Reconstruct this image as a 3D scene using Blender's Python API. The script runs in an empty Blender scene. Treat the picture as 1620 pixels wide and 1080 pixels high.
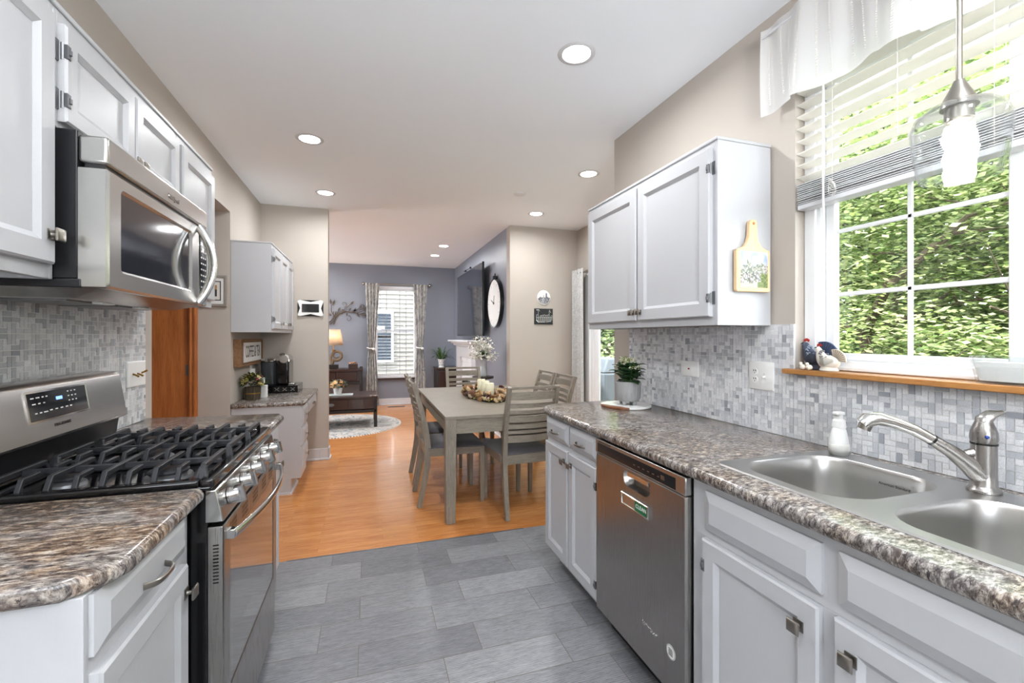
import bpy, bmesh, math, random
from mathutils import Vector, Matrix, noise
C = bpy.context.scene.collection
PI = math.pi
rnd = random.Random(7)
# ------------------------------------------------------------------ camera, sky, exposure
SC = bpy.context.scene
YAW = math.atan(227 / 705)
cd = bpy.data.cameras.new('camera'); cam = bpy.data.objects.new('camera', cd); C.objects.link(cam)
cam.location = (0, 0, 1.326); cam.rotation_euler = (PI / 2, 0, -YAW)
cd.sensor_width = 36; cd.lens = 705 / 1620 * 36; cd.shift_y = -8 / 1620
cd.clip_start = 0.02; cd.clip_end = 200
SC.camera = cam
SC.view_settings.view_transform = 'Standard'; SC.view_settings.look = 'None'
SC.view_settings.gamma = 1; SC.view_settings.exposure = 1.24
SC.view_settings.use_curve_mapping = False
try:
    SC.cycles.max_bounces = 10; SC.cycles.diffuse_bounces = 5; SC.cycles.glossy_bounces = 5
    SC.cycles.transmission_bounces = 8; SC.cycles.transparent_max_bounces = 16
    SC.cycles.sample_clamp_indirect = 6; SC.cycles.caustics_reflective = False; SC.cycles.caustics_refractive = False
    SC.cycles.use_denoising = True
except Exception: pass
W = bpy.data.worlds.new('sky'); SC.world = W; W.use_nodes = True
bgn = W.node_tree.nodes['Background']; bgn.inputs[0].default_value = (0.88, 0.94, 1.0, 1); bgn.inputs[1].default_value = 7.0
LAMP_W = 5.6       # watts of each recessed lamp and each added fill lamp
DAY_W = 1.0
def arealight(name, loc, rot, sx, sy, power, color=(1, 1, 1), shape='RECTANGLE', spread=None):
    l = bpy.data.lights.new(name, 'AREA'); l.shape = shape; l.size = sx; l.size_y = sy; l.energy = power; l.color = color
    if spread: l.spread = spread
    o = bpy.data.objects.new(name, l); o.location = loc; o.rotation_euler = rot; C.objects.link(o); return o
sun = bpy.data.lights.new('sun', 'SUN'); sun.energy = 12; sun.angle = 0.03; sun.color = (1, .96, .88)
suno = bpy.data.objects.new('sun', sun); suno.rotation_euler = (0, math.radians(-24), math.radians(25)); C.objects.link(suno)
# added fill light behind the camera, aimed up to brighten the ceiling
BOUNCE = 56
arealight('ceiling_fill', (.3, -1.5, 1.7), (PI * .93, 0, 0), .7, .7, BOUNCE, (.97, .985, 1))
# portals: the openings through which the sky lights the rooms
def portal(loc, rot, sx, sy):
    o = arealight('sky_portal', loc, rot, sx, sy, 1); o.data.cycles.is_portal = True
portal((1.82, .757, 1.78), (0, PI / 2, 0), 1.17, 1.21)
portal((2.76, 4.05, 1.03), (0, PI / 2, 0), 2.0, 1.8)
portal((.51, 9.12, 1.4), (-PI / 2, 0, 0), .78, 1.78)
portal((-1.2, -4.2, 1.55), (PI / 2, 0, 0), 2.0, 1.2)  # rear opening, unseen, put in for fill daylight
portal((-3.75, 7.2, 1.4), (0, -PI / 2, 0), 1.4, 1.8)

# ------------------------------------------------------------------ materials
def lin(c):
    return tuple(((v / 255) / 12.92 if v / 255 <= .04045 else ((v / 255 + .055) / 1.055) ** 2.4) for v in c) + (1,)
class NT:
    def __init__(s, m): s.m = m; s.t = m.node_tree; s.n = s.t.nodes; s.l = s.t.links
    def add(s, typ, **kw):
        n = s.n.new(typ)
        for k, v in kw.items():
            if k.startswith('i_'): n.inputs[k[2:].replace('_', ' ')].default_value = v
            else: setattr(n, k, v)
        return n
    def link(s, a, b): s.l.new(a, b)
def M(name, col=(200, 200, 200), rough=.5, metal=0., spec=.5, coat=0., emit=None, es=1., trans=0., ior=1.45, alpha=1., aniso=0., sheen=0.):
    m = bpy.data.materials.new(name); m.use_nodes = True
    b = m.node_tree.nodes['Principled BSDF']
    b.inputs['Base Color'].default_value = lin(col); b.inputs['Roughness'].default_value = rough
    b.inputs['Metallic'].default_value = metal; b.inputs['Specular IOR Level'].default_value = spec
    b.inputs['Coat Weight'].default_value = coat; b.inputs['Coat Roughness'].default_value = .08
    b.inputs['Transmission Weight'].default_value = trans; b.inputs['IOR'].default_value = ior
    b.inputs['Alpha'].default_value = alpha; b.inputs['Anisotropic'].default_value = aniso
    b.inputs['Sheen Weight'].default_value = sheen
    if emit: b.inputs['Emission Color'].default_value = lin(emit); b.inputs['Emission Strength'].default_value = es
    return m
def coords(t, scale=(1, 1, 1), kind='Object', rot=(0, 0, 0), loc=(0, 0, 0)):
    tc = t.add('ShaderNodeTexCoord') if kind != 'Pos' else t.add('ShaderNodeNewGeometry')
    mp = t.add('ShaderNodeMapping'); mp.inputs['Scale'].default_value = scale; mp.inputs['Rotation'].default_value = rot; mp.inputs['Location'].default_value = loc
    t.link(tc.outputs['Position' if kind == 'Pos' else kind], mp.inputs['Vector']); return mp.outputs['Vector']
def noise_n(t, vec, scale, detail=4, rough=.55, dist=0.):
    n = t.add('ShaderNodeTexNoise'); n.inputs['Scale'].default_value = scale; n.inputs['Detail'].default_value = detail
    n.inputs['Roughness'].default_value = rough; n.inputs['Distortion'].default_value = dist
    t.link(vec, n.inputs['Vector']); return n.outputs['Fac']
def ramp(t, fac, stops, interp='LINEAR'):
    r = t.add('ShaderNodeValToRGB'); r.color_ramp.interpolation = interp
    e = r.color_ramp.elements
    while len(e) < len(stops): e.new(.5)
    for k, (p, c) in enumerate(stops): e[k].position = p; e[k].color = lin(c) if not isinstance(c, float) else (c, c, c, 1)
    t.link(fac, r.inputs['Fac']); return r.outputs['Color']
def mixc(t, fac, a, b, mode='MIX'):
    m = t.add('ShaderNodeMix', data_type='RGBA', blend_type=mode)
    for i, v in ((0, fac), (6, a), (7, b)):
        if hasattr(v, 'links'): t.link(v, m.inputs[i])
        elif isinstance(v, tuple): m.inputs[i].default_value = lin(v) if len(v) == 3 else v
        else: m.inputs[i].default_value = v
    return m.outputs[2]
def bump(t, h, strength=.2, dist=.002):
    b = t.add('ShaderNodeBump'); b.inputs['Strength'].default_value = strength; b.inputs['Distance'].default_value = dist
    t.link(h, b.inputs['Height']); t.link(b.outputs['Normal'], t.n['Principled BSDF'].inputs['Normal']); return b
def setc(t, col): t.link(col, t.n['Principled BSDF'].inputs['Base Color'])
def paint(name, col, rough=.6, bs=.06, scale=180):
    m = M(name, col, rough, spec=.35); t = NT(m); bump(t, noise_n(t, coords(t, kind='Pos'), scale, 2), bs, .002); return m
def grained(name, col, rough=.38, strength=.25, scale=(60, 60, 3.2)):
    m = M(name, col, rough, spec=.5); t = NT(m); h = noise_n(t, coords(t, scale, 'Pos'), 3.2, 5, .6); bump(t, h, strength, .0015); return m
def wood(name, dark, light, scale=(1, 1, 12), rough=.45, coat=0., grain=8, bs=.1, kind='Pos', contrast=(.3, .7)):
    m = M(name, light, rough, coat=coat); t = NT(m); v = coords(t, scale, kind)
    f = noise_n(t, v, grain, 6, .62, .6); c = ramp(t, f, [(contrast[0], dark), (contrast[1], light)])
    f2 = noise_n(t, v, grain * 5, 3, .6); c = mixc(t, .35, c, ramp(t, f2, [(.35, dark), (.6, light)])); setc(t, c); bump(t, f2, bs, .001); return m
def brushed(name, col, rough=.3, scale=(2, 2, 300), var=.05, metal=1.):
    m = M(name, col, rough, metal=metal); t = NT(m); f = noise_n(t, coords(t, scale, 'Pos'), 3, 3, .6)
    mr = t.add('ShaderNodeMapRange'); mr.inputs[3].default_value = rough - var * .5; mr.inputs[4].default_value = rough + var
    t.link(f, mr.inputs[0]); t.link(mr.outputs[0], t.n['Principled BSDF'].inputs['Roughness']); return m
MT = {}
MT['beige'] = paint('beige_wall_paint', (184, 176, 167))
MT['gray'] = paint('slate_wall_paint', (134, 138, 148), .38)
MT['ceil'] = paint('ceiling_paint', (243, 248, 253), .8)
MT['white'] = grained('white_cabinet_paint', (186, 187, 190))
MT['trim'] = M('white_trim_paint', (208, 209, 212), .35)
MT['vinyl'] = M('white_vinyl', (240, 241, 243), .3)
MT['steel'] = brushed('brushed_stainless', (176, 174, 172), .25)
MT['steelv'] = brushed('stainless_vertical', (158, 155, 152), .27, (300, 300, 2))
MT['steely'] = brushed('stainless_lengthwise', (182, 180, 177), .24, (200, 2, 200))
MT['sinksteel'] = brushed('sink_stainless', (196, 195, 193), .3, (200, 2, 200))
MT['chrome'] = M('polished_steel', (205, 204, 202), .14, 1.)
MT['nickel'] = brushed('satin_nickel', (150, 145, 138), .3)
MT['hinge'] = M('grey_hinge_metal', (118, 119, 122), .4, .7)
MT['black'] = M('black_enamel', (12, 12, 14), .12, coat=.4)
MT['satinblack'] = M('satin_black', (22, 22, 25), .35)
MT['iron'] = M('cast_iron', (44, 45, 49), .42, .2)
MT['dglass'] = M('dark_oven_glass', (26, 27, 30), .06, 0, .8, .5)
MT['plasticw'] = M('white_plastic', (236, 236, 234), .35)
MT['offw'] = M('ivory_plastic', (226, 224, 218), .4)
MT['brass'] = M('aged_brass', (150, 118, 62), .35, .9)
MT['darkwood'] = wood('espresso_wood', (30, 17, 13), (66, 36, 25), (1, 12, 12), .35, .2)
MT['blackwood'] = wood('black_wood', (22, 17, 16), (42, 33, 30), (12, 1, 12), .4)
MT['oak'] = wood('honey_oak', (150, 96, 48), (196, 142, 84), (14, 1, 14), .35, .3)
MT['doorwood'] = wood('oak_door', (148, 84, 40), (196, 122, 66), (9, 9, .7), .35, .3, 3.2, .05)
MT['ash'] = wood('grey_washed_wood', (112, 104, 92), (154, 145, 130), (14, 1.0, 14), .42, 0, 7, .12)
MT['ashv'] = wood('grey_washed_wood_upright', (106, 98, 87), (148, 138, 124), (14, 14, 1.2), .42, 0, 7, .12)
MT['ashx'] = wood('grey_washed_wood_cross', (108, 100, 89), (150, 141, 127), (1.2, 14, 14), .42, 0, 7, .12)
MT['maple'] = wood('pale_maple', (205, 172, 128), (230, 202, 162), (6, 6, 1), .45)
MT['rustic'] = wood('rustic_brown_wood', (92, 66, 44), (150, 112, 78), (10, 1, 10), .7)
MT['fabric'] = M('charcoal_seat_fabric', (84, 80, 84), .75, sheen=.4)
MT['green'] = M('leaf_green', (70, 104, 46), .45)
MT['dgreen'] = M('deep_leaf_green', (34, 62, 34), .4)
MT['lamp'] = M('lamp_lens', (255, 255, 255), .5, emit=(255, 252, 246), es=14)
def granite(name, sx=1., light=False):
    m = M(name, (150, 130, 115), .17, spec=.6); t = NT(m); v = coords(t, (1, sx, 1), 'Pos')
    v2 = coords(t, (1, 2.1 * sx, 1), 'Pos', rot=(0, 0, .5)); big = noise_n(t, v, 7, 4, .6, .5); mid = noise_n(t, v2, (44 if light else 30) / sx ** .5, 7, .78 if light else .74, .4); fine = noise_n(t, v2, 95, 5, .75, .3)
    c_ = lambda c: c
    K = (lambda c: tuple(int(v * .62 + w * .38) for v, w in zip(c, (sum(c) / 3 + 6,) * 3))) if light else (lambda c: c)
    c1 = ramp(t, mid, [(.30, (36, 31, 31)), (.41, K((78, 62, 52))), (.50, K((116, 96, 80))), (.58, K((174, 154, 134))), (.70, (206, 194, 180))])
    c2 = ramp(t, mid, [(.34, (48, 45, 48)), (.45, K((104, 97, 94))), (.55, K((154, 145, 138))), (.67, (206, 200, 194))])
    c = mixc(t, ramp(t, big, [(.42, 0.), (.58, 1.)]), c1, c2)
    c = mixc(t, ramp(t, fine, [(.34, 1.), (.44, 0.)]), c, (40, 36, 38))
    blot = noise_n(t, v2, 17, 7, .78, .6)
    c = mixc(t, ramp(t, blot, [(.56, 0.), (.66, .8)]), c, (188, 178, 167))
    c = mixc(t, ramp(t, noise_n(t, v2, 42, 6, .8, .3), [(.40, .9), (.455, 0.)]), c, (40, 36, 38))
    c = mixc(t, ramp(t, noise_n(t, v, 24, 6, .72, .8), [(.36, .85), (.46, 0.)]), c, (66, 56, 52))
    setc(t, c); return m
MT['granite'] = granite('speckled_laminate', 1.0, True)
MT['granite2'] = granite('streaked_laminate', 1.7)
def mix_clear(name, tint=(1, 1, 1, 1), rough=0., fac=1.45):
    m = bpy.data.materials.new(name); m.use_nodes = True; t = NT(m); t.n.remove(t.n['Principled BSDF'])
    lw = t.add('ShaderNodeLayerWeight'); lw.inputs[0].default_value = .5
    pw = t.add('ShaderNodeMath', operation='POWER'); pw.inputs[1].default_value = 3; t.link(lw.outputs['Facing'], pw.inputs[0])
    f = t.add('ShaderNodeMath', operation='MULTIPLY_ADD'); f.inputs[1].default_value = .8; f.inputs[2].default_value = .035 * fac / 1.45; t.link(pw.outputs[0], f.inputs[0])
    a = t.add('ShaderNodeBsdfTransparent'); a.inputs[0].default_value = tint
    g = t.add('ShaderNodeBsdfGlossy'); g.inputs['Roughness'].default_value = rough
    mx = t.add('ShaderNodeMixShader'); t.link(f.outputs[0], mx.inputs[0]); t.link(a.outputs[0], mx.inputs[1]); t.link(g.outputs[0], mx.inputs[2])
    t.link(mx.outputs[0], t.n['Material Output'].inputs[0]); return m
MT['glass'] = mix_clear('window_glass', (.97, .985, .98, 1))
MT['cglass'] = mix_clear('clear_glass', (.95, .96, .96, 1), 0., 1.6)
def translucent(name, col, mixf=.5, transp=0.):
    m = bpy.data.materials.new(name); m.use_nodes = True; t = NT(m); b = t.n['Principled BSDF']
    b.inputs['Base Color'].default_value = lin(col); b.inputs['Roughness'].default_value = .8
    tr = t.add('ShaderNodeBsdfTranslucent'); tr.inputs[0].default_value = lin(col)
    mx = t.add('ShaderNodeMixShader'); mx.inputs[0].default_value = mixf
    t.link(b.outputs[0], mx.inputs[1]); t.link(tr.outputs[0], mx.inputs[2]); out = mx.outputs[0]
    if transp:
        tp = t.add('ShaderNodeBsdfTransparent'); m2 = t.add('ShaderNodeMixShader'); m2.inputs[0].default_value = transp
        t.link(out, m2.inputs[1]); t.link(tp.outputs[0], m2.inputs[2]); out = m2.outputs[0]
    t.link(out, t.n['Material Output'].inputs[0]); return m
MT['sheer'] = translucent('sheer_white_cloth', (244, 244, 244), .45, .08)
MT['slat'] = translucent('white_blind_slat', (247, 245, 240), .5)
MT['wax'] = translucent('white_wax', (250, 250, 250), .5)
MT['shade'] = translucent('linen_lampshade', (214, 200, 182), .5)
def damask(name, a, b, sc=14):
    m = M(name, a, .8, sheen=.3); t = NT(m); v = coords(t, (1, 1, .6), 'Pos')
    c = ramp(t, noise_n(t, v, sc, 3, .6, 1.5), [(.44, a), (.54, b)]); setc(t, c); return m
MT['curtain'] = damask('grey_damask_cloth', (138, 138, 136), (186, 184, 180))
MT['linen'] = damask('grey_linen_cloth', (176, 177, 176), (200, 200, 198), 60)
def vcol(name, rough=.4, spec=.5, veins=False, leafy=0.):
    m = M(name, (200, 200, 200), rough, spec=spec); t = NT(m)
    a = t.add('ShaderNodeVertexColor', layer_name='col'); c = a.outputs['Color']
    if veins:
        f = noise_n(t, coords(t, (1, 1, 1), 'Pos'), 55, 5, .7, 2.5)
        c = mixc(t, ramp(t, f, [(.46, 0.), (.5, .35), (.54, 0.)]), c, (120, 124, 132))
    setc(t, c)
    if leafy:
        tr = t.add('ShaderNodeBsdfTranslucent'); t.link(c, tr.inputs[0]); mx = t.add('ShaderNodeMixShader'); mx.inputs[0].default_value = leafy
        t.link(t.n['Principled BSDF'].outputs[0], mx.inputs[1]); t.link(tr.outputs[0], mx.inputs[2]); t.link(mx.outputs[0], t.n['Material Output'].inputs[0])
    return m
MT['marble'] = vcol('marble_mosaic', .22, .6, True)
MT['vc'] = vcol('painted_pieces', .6)
MT['vcg'] = vcol('glazed_pieces', .3)
MT['leafc'] = vcol('tree_leaves', .6, .3, False, .45)
MT['bark'] = wood('bark', (50, 42, 34), (96, 84, 68), (8, 8, 1), .9)
def floor_tile():
    m = M('grey_wood_look_tile', (130, 130, 134), .34); t = NT(m)
    v = coords(t, (1, 1, 1), 'Pos', loc=(.04, -2.645 + .18 * 20, 0))
    b = t.add('ShaderNodeTexBrick'); b.offset = .33; b.offset_frequency = 2; b.squash = 1
    b.inputs['Color1'].default_value = (.2, .2, .2, 1); b.inputs['Color2'].default_value = (.8, .8, .8, 1); b.inputs['Mortar'].default_value = (0, 0, 0, 1)
    b.inputs['Scale'].default_value = 1; b.inputs['Mortar Size'].default_value = .0016; b.inputs['Mortar Smooth'].default_value = .3
    b.inputs['Brick Width'].default_value = .5; b.inputs['Row Height'].default_value = .1862; b.inputs['Bias'].default_value = 0
    t.link(v, b.inputs['Vector'])
    # per-tile shift of the grain
    add = t.add('ShaderNodeVectorMath', operation='MULTIPLY_ADD'); add.inputs[1].default_value = (7, 9, 3)
    t.link(b.outputs['Color'], add.inputs[0]); t.link(coords(t, (1.6, 9, 1), 'Pos'), add.inputs[2])
    wv = t.add('ShaderNodeTexWave'); wv.wave_type = 'BANDS'; wv.bands_direction = 'Y'; wv.inputs['Scale'].default_value = 4.5
    wv.inputs['Distortion'].default_value = 9; wv.inputs['Detail'].default_value = 4; wv.inputs['Detail Scale'].default_value = .8; wv.inputs['Detail Roughness'].default_value = .6
    t.link(add.outputs[0], wv.inputs['Vector'])
    f2 = noise_n(t, add.outputs[0], 9, 6, .65, .3)
    base = ramp(t, f2, [(.32, (80, 81, 86)), (.66, (150, 150, 153))])
    base = mixc(t, .42, base, ramp(t, wv.outputs['Fac'], [(.1, (92, 93, 98)), (.85, (178, 178, 180))]))
    base = mixc(t, .25, base, ramp(t, noise_n(t, coords(t, (6, 60, 1), 'Pos'), 6, 4, .7), [(.35, (96, 97, 102)), (.65, (182, 182, 184))]))
    tint = ramp(t, b.outputs['Color'], [(.2, (208, 208, 211)), (.8, (255, 255, 255))])
    base = mixc(t, 1., base, tint, 'MULTIPLY'); base = mixc(t, b.outputs['Fac'], base, (98, 88, 80)); setc(t, base)
    inv = t.add('ShaderNodeMath', operation='SUBTRACT'); inv.inputs[0].default_value = 1; t.link(b.outputs['Fac'], inv.inputs[1]); bump(t, inv.outputs[0], .5, .001)
    return m
def floor_wood():
    m = M('orange_oak_planks', (200, 140, 84), .24, coat=.2); t = NT(m)
    v = coords(t, (1, 1, 1), 'Pos', loc=(.3, 4, 0))
    b = t.add('ShaderNodeTexBrick'); b.offset = .37; b.offset_frequency = 2
    b.inputs['Color1'].default_value = (.1, .1, .1, 1); b.inputs['Color2'].default_value = (.9, .9, .9, 1); b.inputs['Mortar'].default_value = (.5, .5, .5, 1)
    b.inputs['Scale'].default_value = 1; b.inputs['Mortar Size'].default_value = .0006; b.inputs['Brick Width'].default_value = .62; b.inputs['Row Height'].default_value = .064
    t.link(v, b.inputs['Vector'])
    add = t.add('ShaderNodeVectorMath', operation='MULTIPLY_ADD'); add.inputs[1].default_value = (5, 8, 3)
    t.link(b.outputs['Color'], add.inputs[0]); t.link(coords(t, (1.3, 14, 1), 'Pos'), add.inputs[2])
    f = noise_n(t, add.outputs[0], 5, 6, .6, .5)
    c = ramp(t, f, [(.3, (182, 118, 64)), (.7, (222, 156, 94))])
    c = mixc(t, 1., c, ramp(t, b.outputs['Color'], [(.1, (238, 228, 220)), (.9, (255, 255, 255))]), 'MULTIPLY')
    c = mixc(t, b.outputs['Fac'], c, (150, 92, 50)); setc(t, c); bump(t, f, .04, .001); return m
MT['tile'] = floor_tile(); MT['planks'] = floor_wood()
# ------------------------------------------------------------------ mesh helpers
def frame(o, u, v):
    u = Vector(u).normalized(); v = Vector(v).normalized(); n = u.cross(v)
    m = Matrix.Identity(4)
    for i in range(3): m[i][0] = u[i]; m[i][1] = v[i]; m[i][2] = n[i]; m[i][3] = o[i]
    return m
def faceX(x, s):      # frame on a plane X=x whose outward normal is s*X ; local (u,v,n)
    return frame((x, 0, 0), (0, s, 0), (0, 0, 1))
class MB:
    def __init__(s): s.bm = bmesh.new(); s.col = None
    def color(s, c): s.col = lin(c) if c else None; return s
    def _f(s, vs):
        try: f = s.bm.faces.new(vs)
        except ValueError: return None
        if s.col:
            ly = s.bm.loops.layers.float_color.get('col') or s.bm.loops.layers.float_color.new('col')
            for l in f.loops: l[ly] = s.col
        return f
    def quad(s, pts): return s._f([s.bm.verts.new(Vector(p)) for p in pts])
    def hexa(s, p):   # 8 points, bottom 4 then top 4
        v = [s.bm.verts.new(Vector(q)) for q in p]
        for f in ((3, 2, 1, 0), (4, 5, 6, 7), (0, 1, 5, 4), (1, 2, 6, 5), (2, 3, 7, 6), (3, 0, 4, 7)): s._f([v[i] for i in f])
        return s
    def box(s, x0, x1, y0, y1, z0, z1, Mx=None):
        p = [(x0, y0, z0), (x1, y0, z0), (x1, y1, z0), (x0, y1, z0), (x0, y0, z1), (x1, y0, z1), (x1, y1, z1), (x0, y1, z1)]
        if Mx is not None: p = [Mx @ Vector(q) for q in p]
        return s.hexa(p)
    def cbox(s, c, d, Mx=None):
        return s.box(c[0] - d[0] / 2, c[0] + d[0] / 2, c[1] - d[1] / 2, c[1] + d[1] / 2, c[2] - d[2] / 2, c[2] + d[2] / 2, Mx)
    def bar(s, a, b, w, h, up=(0, 0, 1), w2=None, h2=None):
        a, b = Vector(a), Vector(b); d = (b - a).normalized(); up = Vector(up)
        sd = d.cross(up).normalized(); u = sd.cross(d)
        w2 = w if w2 is None else w2; h2 = h if h2 is None else h2
        P = [a - sd * w / 2 - u * h / 2, a + sd * w / 2 - u * h / 2, b + sd * w2 / 2 - u * h2 / 2, b - sd * w2 / 2 - u * h2 / 2,
             a - sd * w / 2 + u * h / 2, a + sd * w / 2 + u * h / 2, b + sd * w2 / 2 + u * h2 / 2, b - sd * w2 / 2 + u * h2 / 2]
        return s.hexa(P)
    def sweep(s, pts, rs, n=8, prof=None, up=None, caps=True):
        pts = [Vector(p) for p in pts]; k = len(pts)
        if not hasattr(rs, '__len__'): rs = [rs] * k
        prof = prof or [(math.cos(2 * PI * i / n), math.sin(2 * PI * i / n)) for i in range(n)]
        n = len(prof); ref = Vector(up) if up else None; rings = []; prev = None
        for i, p in enumerate(pts):
            d = (pts[min(i + 1, k - 1)] - pts[max(i - 1, 0)]).normalized()
            if ref: a = d.cross(ref)
            elif prev is None: a = d.cross(Vector((0, 0, 1))) if abs(d.z) < .9 else d.cross(Vector((1, 0, 0)))
            else: a = prev - d * prev.dot(d)
            if a.length < 1e-6: a = d.orthogonal()
            a.normalize(); prev = a; b = a.cross(d)
            r = rs[i]; ra, rb = (r if hasattr(r, '__len__') else (r, r))
            rings.append([s.bm.verts.new(p + a * x * ra + b * y * rb) for x, y in prof])
        for i in range(k - 1):
            for j in range(n): s._f([rings[i][j], rings[i][(j + 1) % n], rings[i + 1][(j + 1) % n], rings[i + 1][j]])
        if caps: s._f(rings[0][::-1]); s._f(rings[-1])
        return s
    def cyl(s, a, b, r, r2=None, n=16): return s.sweep([a, b], [r, r if r2 is None else r2], n)
    def lathe(s, prof, c=(0, 0, 0), n=24, Mx=None, sx=1, sy=1):
        rings = []
        for r, z in prof:
            if r < 1e-6: rings.append([Vector((c[0], c[1], c[2] + z))])
            else: rings.append([Vector((c[0] + r * sx * math.cos(2 * PI * i / n), c[1] + r * sy * math.sin(2 * PI * i / n), c[2] + z)) for i in range(n)])
        rings = [[s.bm.verts.new(Mx @ p if Mx is not None else p) for p in g] for g in rings]
        for g, h in zip(rings, rings[1:]):
            if len(g) == 1 and len(h) == 1: continue
            for j in range(n):
                if len(g) == 1: s._f([g[0], h[j], h[(j + 1) % n]])
                elif len(h) == 1: s._f([g[j], g[(j + 1) % n], h[0]])
                else: s._f([g[j], g[(j + 1) % n], h[(j + 1) % n], h[j]])
        return s
    def ball(s, c, r, n=12, Mx=None, sc=(1, 1, 1)):
        m = n // 2
        prof = [(r * math.sin(PI * i / m), -r * math.cos(PI * i / m)) for i in range(m + 1)]
        T = Matrix.Translation(c) @ (Mx or Matrix.Identity(4)) @ Matrix.Diagonal((*sc, 1))
        return s.lathe(prof, (0, 0, 0), n, T)
    def prism(s, poly, Mx, t0, t1):   # poly in local u,v ; extruded along n from t0 to t1
        a = [s.bm.verts.new(Mx @ Vector((x, y, t0))) for x, y in poly]; b = [s.bm.verts.new(Mx @ Vector((x, y, t1))) for x, y in poly]
        k = len(poly)
        for i in range(k): s._f([a[i], a[(i + 1) % k], b[(i + 1) % k], b[i]])
        s._f(a[::-1]); s._f(b); return s
    def rings(s, Mx, u0, u1, v0, v1, steps, back=True):  # panel: nested rectangles (inset, depth)
        R = []
        for ins, d in steps:
            R.append([s.bm.verts.new(Mx @ Vector(p)) for p in ((u0 + ins, v0 + ins, d), (u1 - ins, v0 + ins, d), (u1 - ins, v1 - ins, d), (u0 + ins, v1 - ins, d))])
        for a, b in zip(R, R[1:]):
            for j in range(4): s._f([a[j], a[(j + 1) % 4], b[(j + 1) % 4], b[j]])
        s._f(R[-1]); 
        if back: s._f(R[0][::-1])
        return s
    def surf(s, fn, nu, nv, closed=False, thick=0):
        G = [[s.bm.verts.new(Vector(fn(i / nu, j / nv))) for j in range(nv + (0 if closed else 1))] for i in range(nu + 1)]
        k = len(G[0])
        for i in range(nu):
            for j in range(k if closed else k - 1): s._f([G[i][j], G[i + 1][j], G[i + 1][(j + 1) % k], G[i][(j + 1) % k]])
        return s
def wloc(p):
    v = Vector((0, 0, 0))
    while p is not None: v += Vector(p.location); p = p.parent
    return v
def put(mb, name, mat, parent=None, bevel=0, seg=2, sub=0, angle=35, flat=False, solid=0, recalc=True):
    bm = mb.bm if isinstance(mb, MB) else mb
    if recalc: bmesh.ops.recalc_face_normals(bm, faces=bm.faces)
    me = bpy.data.meshes.new(name)
    if parent is not None: off = wloc(parent)
    else:
        if bm.verts:
            xs = [v.co.x for v in bm.verts]; ys = [v.co.y for v in bm.verts]; zs = [v.co.z for v in bm.verts]
            off = Vector(((min(xs) + max(xs)) / 2, (min(ys) + max(ys)) / 2, min(zs)))
        else: off = Vector((0, 0, 0))
    bmesh.ops.translate(bm, verts=bm.verts, vec=-off)
    if not flat:
        for f in bm.faces: f.smooth = True
    bm.to_mesh(me); bm.free()
    if not flat and not sub: me.set_sharp_from_angle(angle=math.radians(angle))
    if isinstance(mat, str): mat = MT[mat]
    me.materials.append(mat)
    o = bpy.data.objects.new(name, me); C.objects.link(o)
    if parent is not None: o.parent = parent
    else: o.location = off
    if solid:
        md = o.modifiers.new('solid', 'SOLIDIFY'); md.thickness = solid; md.offset = 0
    if bevel:
        md = o.modifiers.new('bevel', 'BEVEL'); md.width = bevel; md.segments = seg; md.limit_method = 'ANGLE'; md.angle_limit = math.radians(40); md.harden_normals = False
    if sub:
        md = o.modifiers.new('sub', 'SUBSURF'); md.levels = sub; md.render_levels = sub
    return o
def thing(name, label, cat, loc=(0, 0, 0), group=None, rot=0):
    o = bpy.data.objects.new(name, None); C.objects.link(o); o.location = loc; o.rotation_euler = (0, 0, rot)
    o.empty_display_size = .1; o['label'] = label; o['category'] = cat
    if group: o['group'] = group
    return o
def tag(o, label, cat, group=None):
    o['label'] = label; o['category'] = cat
    if group: o['group'] = group
    return o
def struct(mb, name, mat, parent=None, **k):
    o = put(mb, name, mat, parent, **k)
    if parent is None: o['kind'] = 'structure'
    return o
def sthing(name, loc=(0, 0, 0)):
    o = bpy.data.objects.new(name, None); C.objects.link(o); o.location = loc; o['kind'] = 'structure'; o.empty_display_size = .1; return o
def copy_tree(o, parent=None):
    c = o.copy(); C.objects.link(c)
    if parent is not None: c.parent = parent
    for ch in list(o.children): copy_tree(ch, c)
    return c
def text(body, size, Mx, name, mat, parent=None, extrude=.0006, sx=1., shear=0., spacing=1.):
    cu = bpy.data.curves.new('lettering', 'FONT'); cu.body = body; cu.size = size; cu.align_x = 'CENTER'; cu.align_y = 'CENTER'
    cu.extrude = extrude; cu.shear = shear; cu.space_character = spacing; cu.resolution_u = 3
    tmp = bpy.data.objects.new('lettering', cu); C.objects.link(tmp); dg = bpy.context.evaluated_depsgraph_get()
    me = bpy.data.meshes.new_from_object(tmp.evaluated_get(dg)); bpy.data.objects.remove(tmp); bpy.data.curves.remove(cu)
    bm = bmesh.new(); bm.from_mesh(me); bpy.data.meshes.remove(me)
    bmesh.ops.transform(bm, matrix=Mx @ Matrix.Diagonal((sx, 1, 1, 1)), verts=bm.verts)
    return put(bm, name, mat, parent, flat=True)
def rrect(x0, x1, y0, y1, r, n=5):
    out = []
    rr = r if hasattr(r, '__len__') else (r,) * 4
    for (cx, cy, a, q) in ((x1 - rr[0], y1 - rr[0], 0, rr[0]), (x0 + rr[1], y1 - rr[1], PI / 2, rr[1]), (x0 + rr[2], y0 + rr[2], PI, rr[2]), (x1 - rr[3], y0 + rr[3], 1.5 * PI, rr[3])):
        for i in range(n + 1): out.append((cx + q * math.cos(a + PI / 2 * i / n), cy + q * math.sin(a + PI / 2 * i / n)))
    return out
XY = Matrix.Identity(4)
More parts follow.
